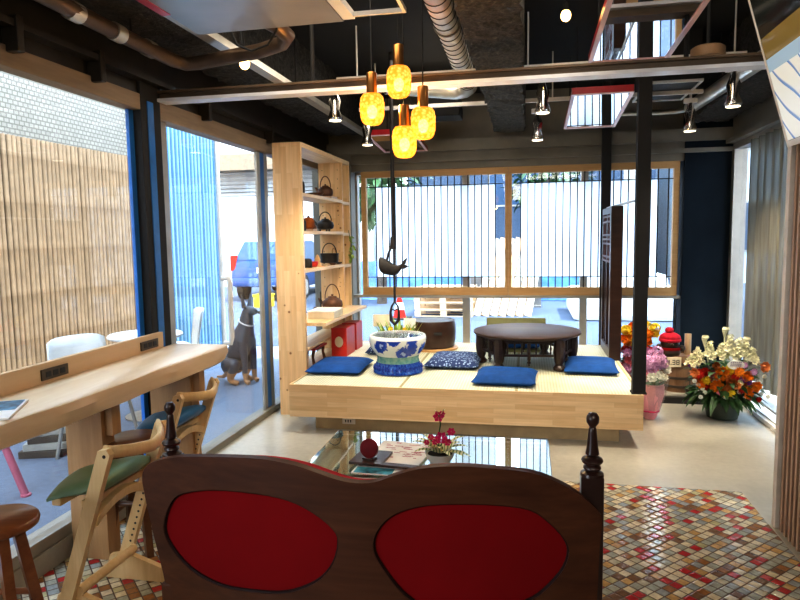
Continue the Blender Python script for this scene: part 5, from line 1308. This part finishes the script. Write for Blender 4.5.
m = MB(); m.box(-3.6, 3.2, -.06, .06, 0, .95); o = m.o('blue_sheet_wall', pbr('blue tarpaulin', (.16, .36, .68), .5, var=.4, vs=3)); o.location = (-.6, 15.5, -.03); tag(o, 'low blue tarpaulin wall along the far side of the street', 'wall')
m = MB(); m.box(.9, 3.0, -1.2, .8, 0, .5, .1); m.box(1.2, 2.6, -.7, .5, .45, .8, .12); o = m.o('covered_pile', M['white']); o.location = (-.1, 12.9, -.03); tag(o, 'bright white covered pile on the street right of the planks', 'pile')
def tree(x, y, h, r, label):
    t = thing('street_tree', label, 'tree', (x, y, -.03))
    m = MB(); m.tube([(0, 0, 0), (.05, 0, h*.4), (0, .05, h*.75)], [.12, .09, .05], 10); m.tube([(.04, 0, h*.4), (.4, .1, h*.65)], [.05, .02]); m.tube([(.04, 0, h*.45), (-.4, 0, h*.7)], [.05, .02]); m.o('trunk', M['hoop'], t, 60)
    m = MB()
    for i in range(420):
        v = Vector((random.gauss(0, 1), random.gauss(0, 1), random.gauss(0, 1))).normalized()*r*random.uniform(.4, 1)
        leafm(m, (v.x, v.y, h*.75+v.z*.8), (v.x, v.y, v.z+random.uniform(-1, 1)), random.uniform(.25, .4), .09, .3, .2, 3)
    m.o('foliage', M['leaf'], t)
tree(-3.3, 14.5, 3.6, 1.0, 'green street tree seen through the clear left edge of the paper screens')
tree(.6, 19.5, 4.2, 1.3, 'green street tree between the two paper screens')
m = MB(); m.cyl((0, 0, 0), (0, 0, 8), .14, .11, 18); m.box(-.8, .8, -.05, .05, 7.2, 7.3); o = m.o('utility_pole', M['kerb'], sm=40); o.location = (2.2, 15.0, -.03); tag(o, 'grey utility pole on the street', 'pole')
# terrace furniture
def shell_chair(x, y, rz, label):
    t = thing('terrace_chair', label, 'chair', (x, y, -.03), rz, 'white terrace chairs')
    m = MB(); n = 10; G = []
    for i in range(n+1):
        row = []
        for j in range(n+1):
            u, v = -1+2*i/n, j/n
            if v < .5: yv = .22-.44*(v/.5); z = .44+.04*u*u
            else: w_ = (v-.5)/.5; yv = -.22-.10*w_+.06*u*u*w_; z = .45+.40*w_-.03*u**6*w_
            row.append(m.bm.verts.new((u*.225*(1-.12*max(0, v-.6)), yv, z)))
        G.append(row)
    for i in range(n):
        for j in range(n): m.bm.faces.new((G[i][j], G[i+1][j], G[i+1][j+1], G[i][j+1]))
    o = m.o('shell', M['white'], t, 70); md = o.modifiers.new('thick', 'SOLIDIFY'); md.thickness = .018
    for sx in (-1, 1):
        for sy in (-1, 1): m = MB(); m.cyl((sx*.15, sy*.14-.02, .43), (sx*.21, sy*.2-.02, 0), .013); m.o('leg', M['alu'], t, 40)
shell_chair(-2.98, 3.98, -2.0, 'white shell chair on the terrace behind the counter ledge')
shell_chair(-3.45, 5.75, 2.2, 'white shell chair on the terrace seen beside the dark column')
t = thing('terrace_table', 'white round terrace table beyond the window column', 'table', (-3.25, 5.0, -.03))
m = MB(); m.lathe([(.30, .70), (.31, .71), (.31, .72), (.30, .73), (.001, .73)], 36); m.o('tabletop', M['white'], t, 40)
m = MB(); m.cyl((0, 0, .02), (0, 0, .70), .022); m.o('stem', M['alu'], t, 40)
m = MB(); m.lathe([(.2, 0), (.2, .012), (.05, .03), (.001, .03)], 28); m.o('base', M['alu'], t, 40)
for k in range(4):
    m = MB(); m.box(-.15, .15, -.19, .19, 0, .05, .006); o = m.o('paving_slab', M['kerb' if k % 2 else 'hoop']); o.location = (-3.45+.01*k, 4.05+.015*k, -.03+k*.051); o.rotation_euler = (0, 0, .3+.1*k); tag(o, ['grey slab at the bottom', 'grey slab second from the bottom', 'grey slab third from the bottom', 'grey slab on top'][k]+' of the low stack on the terrace', 'slab', 'slabs stacked on the terrace')
m = MB(); m.cyl((0, 0, 0), (-.10, -.02, .30), .022); m.lathe([(.03, 0), (.03, .012), (.02, .015)], 16); o = m.o('pink_marker_post', pbr('pink plastic', (.50, .14, .20), .6), sm=40); o.location = (-2.98, 3.26, -.03); tag(o, 'short pink marker post outside under the counter', 'post')
# dog statue, sitting
def skin(name, verts, edges, radii, mat, parent, sub=2, root=0):
    me = bpy.data.meshes.new(name); me.from_pydata(verts, edges, []); ob = bpy.data.objects.new(name, me); COL.objects.link(ob); ob.parent = parent
    sk = ob.modifiers.new('skin', 'SKIN'); me.skin_vertices
    for i, r in enumerate(radii):
        r = r if isinstance(r, tuple) else (r, r); me.skin_vertices[0].data[i].radius = r; me.skin_vertices[0].data[i].use_root = (i == root)
    sk.use_smooth_shade = True; sb = ob.modifiers.new('sub', 'SUBSURF'); sb.levels = sub; sb.render_levels = sub
    me.materials.append(mat); return ob
DOGM = NT('dog coat'); c = DOGM.new('ShaderNodeTexCoord'); sx = DOGM.new('ShaderNodeSeparateXYZ'); DOGM.lk(c.outputs['Object'], sx.inputs[0])
n = DOGM.noise(c.outputs['Object'], 6, 3)
zz = DOGM.math('ADD', sx.outputs[2], DOGM.math('MULTIPLY', n.outputs[0], .10))
DOGM.lk(DOGM.mix(DOGM.math('GREATER_THAN', zz, .185), (.50, .25, .11), (.055, .070, .095)), DOGM.b.inputs['Base Color']); DOGM.b.inputs['Roughness'].default_value = .4
t = thing('dog_statue', 'sitting black and tan dog statue with pale collar outside the sliding door', 'statue', (-3.02, 6.35, -.03), -.25)
V = [(-.10, 0, .17), (-.06, 0, .27), (.02, 0, .40), (.08, 0, .52), (.10, 0, .62), (.115, 0, .72), (.135, 0, .785), (.19, 0, .785), (.255, 0, .765),   # spine, neck, head, muzzle
     (.10, -.075, .44), (.12, -.075, .30), (.125, -.075, .15), (.13, -.075, .04), (.18, -.075, .018),
     (.10, .075, .44), (.12, .075, .30), (.125, .075, .15), (.13, .075, .04), (.18, .075, .018),
     (-.06, -.11, .20), (.06, -.125, .24), (-.04, -.125, .07), (-.02, -.125, .03), (.08, -.125, .02),
     (-.06, .11, .20), (.06, .125, .24), (-.04, .125, .07), (-.02, .125, .03), (.08, .125, .02),
     (-.18, .02, .10), (-.27, .04, .03), (-.38, .06, .02)]
E_ = [(0, 1), (1, 2), (2, 3), (3, 4), (4, 5), (5, 6), (6, 7), (7, 8), (3, 9), (9, 10), (10, 11), (11, 12), (12, 13), (3, 14), (14, 15), (15, 16), (16, 17), (17, 18),
      (0, 19), (19, 20), (20, 21), (21, 22), (22, 23), (0, 24), (24, 25), (25, 26), (26, 27), (27, 28), (0, 29), (29, 30), (30, 31)]
Rr = [.125, .125, .125, .125, .085, .070, .070, .055, .028, .055, .04, .030, .026, .028, .055, .04, .030, .026, .028, .095, .07, .045, .032, .026, .095, .07, .045, .032, .026, .035, .022, .012]
skin('body', V, E_, Rr, DOGM.m, t)
for s in (-1, 1):
    m = MB(); m.prism([(.09, s*.03, .81), (.155, s*.04, .81), (.112, s*.07, .965)], (.0, s*.018, 0)); m.o('ear', DOGM.m, t)
m = MB(); m.sph((.275, 0, .768), .016); m.o('nose', M['black'], t, 60)
m = MB(); m.tube([(.105+.078*math.cos(a), .080*math.sin(a), .655-.035*math.cos(a)) for a in [2*PI*i/20 for i in range(20)]], .008, 6, True); m.o('collar', M['white'], t, 60)

# ------------------------------------------------------------------ light
w = bpy.data.worlds.new('sky'); S.world = w; w.use_nodes = True; nt = w.node_tree; bg = nt.nodes['Background']
tc = nt.nodes.new('ShaderNodeTexCoord'); sp_ = nt.nodes.new('ShaderNodeSeparateXYZ'); rp = nt.nodes.new('ShaderNodeValToRGB')
nt.links.new(tc.outputs['Generated'], sp_.inputs[0]); nt.links.new(sp_.outputs[2], rp.inputs[0]); nt.links.new(rp.outputs[0], bg.inputs[0])
rp.color_ramp.elements[0].position = 0; rp.color_ramp.elements[0].color = (1, 1, 1, 1); rp.color_ramp.elements[1].position = .7; rp.color_ramp.elements[1].color = (.62, .80, 1, 1)
bg.inputs[1].default_value = 6.5
def lamp(kind, loc, energy, color, rot=None, aim=None, **kw):
    L = bpy.data.lights.new('lamp', kind); L.energy = energy; L.color = color
    for k, v in kw.items(): setattr(L, k, v)
    o = bpy.data.objects.new('lamp', L); COL.objects.link(o); o.location = loc
    if aim: o.rotation_euler = (Vector(aim)-Vector(loc)).to_track_quat('-Z', 'Y').to_euler()
    return o
lamp('SUN', (10, 2, 22), 10.0, (1, .95, .86), aim=(0, 4, 0), angle=.02)
# unseen fill lamps added behind the camera and over seating to brighten interior
lamp('AREA', (.6, -1.4, 2.9), 60, (1, .88, .72), aim=(-.3, 3.5, .6), shape='RECTANGLE', size=2.4, size_y=1.2)
lamp('AREA', (-.4, 3.0, 2.93), 22, (1, .90, .76), aim=(-.4, 3.6, 0), shape='RECTANGLE', size=2.2, size_y=.6)
lamp('AREA', (-.6, 5.2, 2.93), 18, (1, .92, .80), aim=(-.6, 5.3, 0), shape='RECTANGLE', size=1.0, size_y=1.2)
S.view_settings.view_transform = 'Standard'; S.view_settings.look = 'None'; S.view_settings.exposure = .5; S.view_settings.gamma = .83
S.cycles.max_bounces = 8; S.cycles.transparent_max_bounces = 16; S.cycles.sample_clamp_indirect = 6
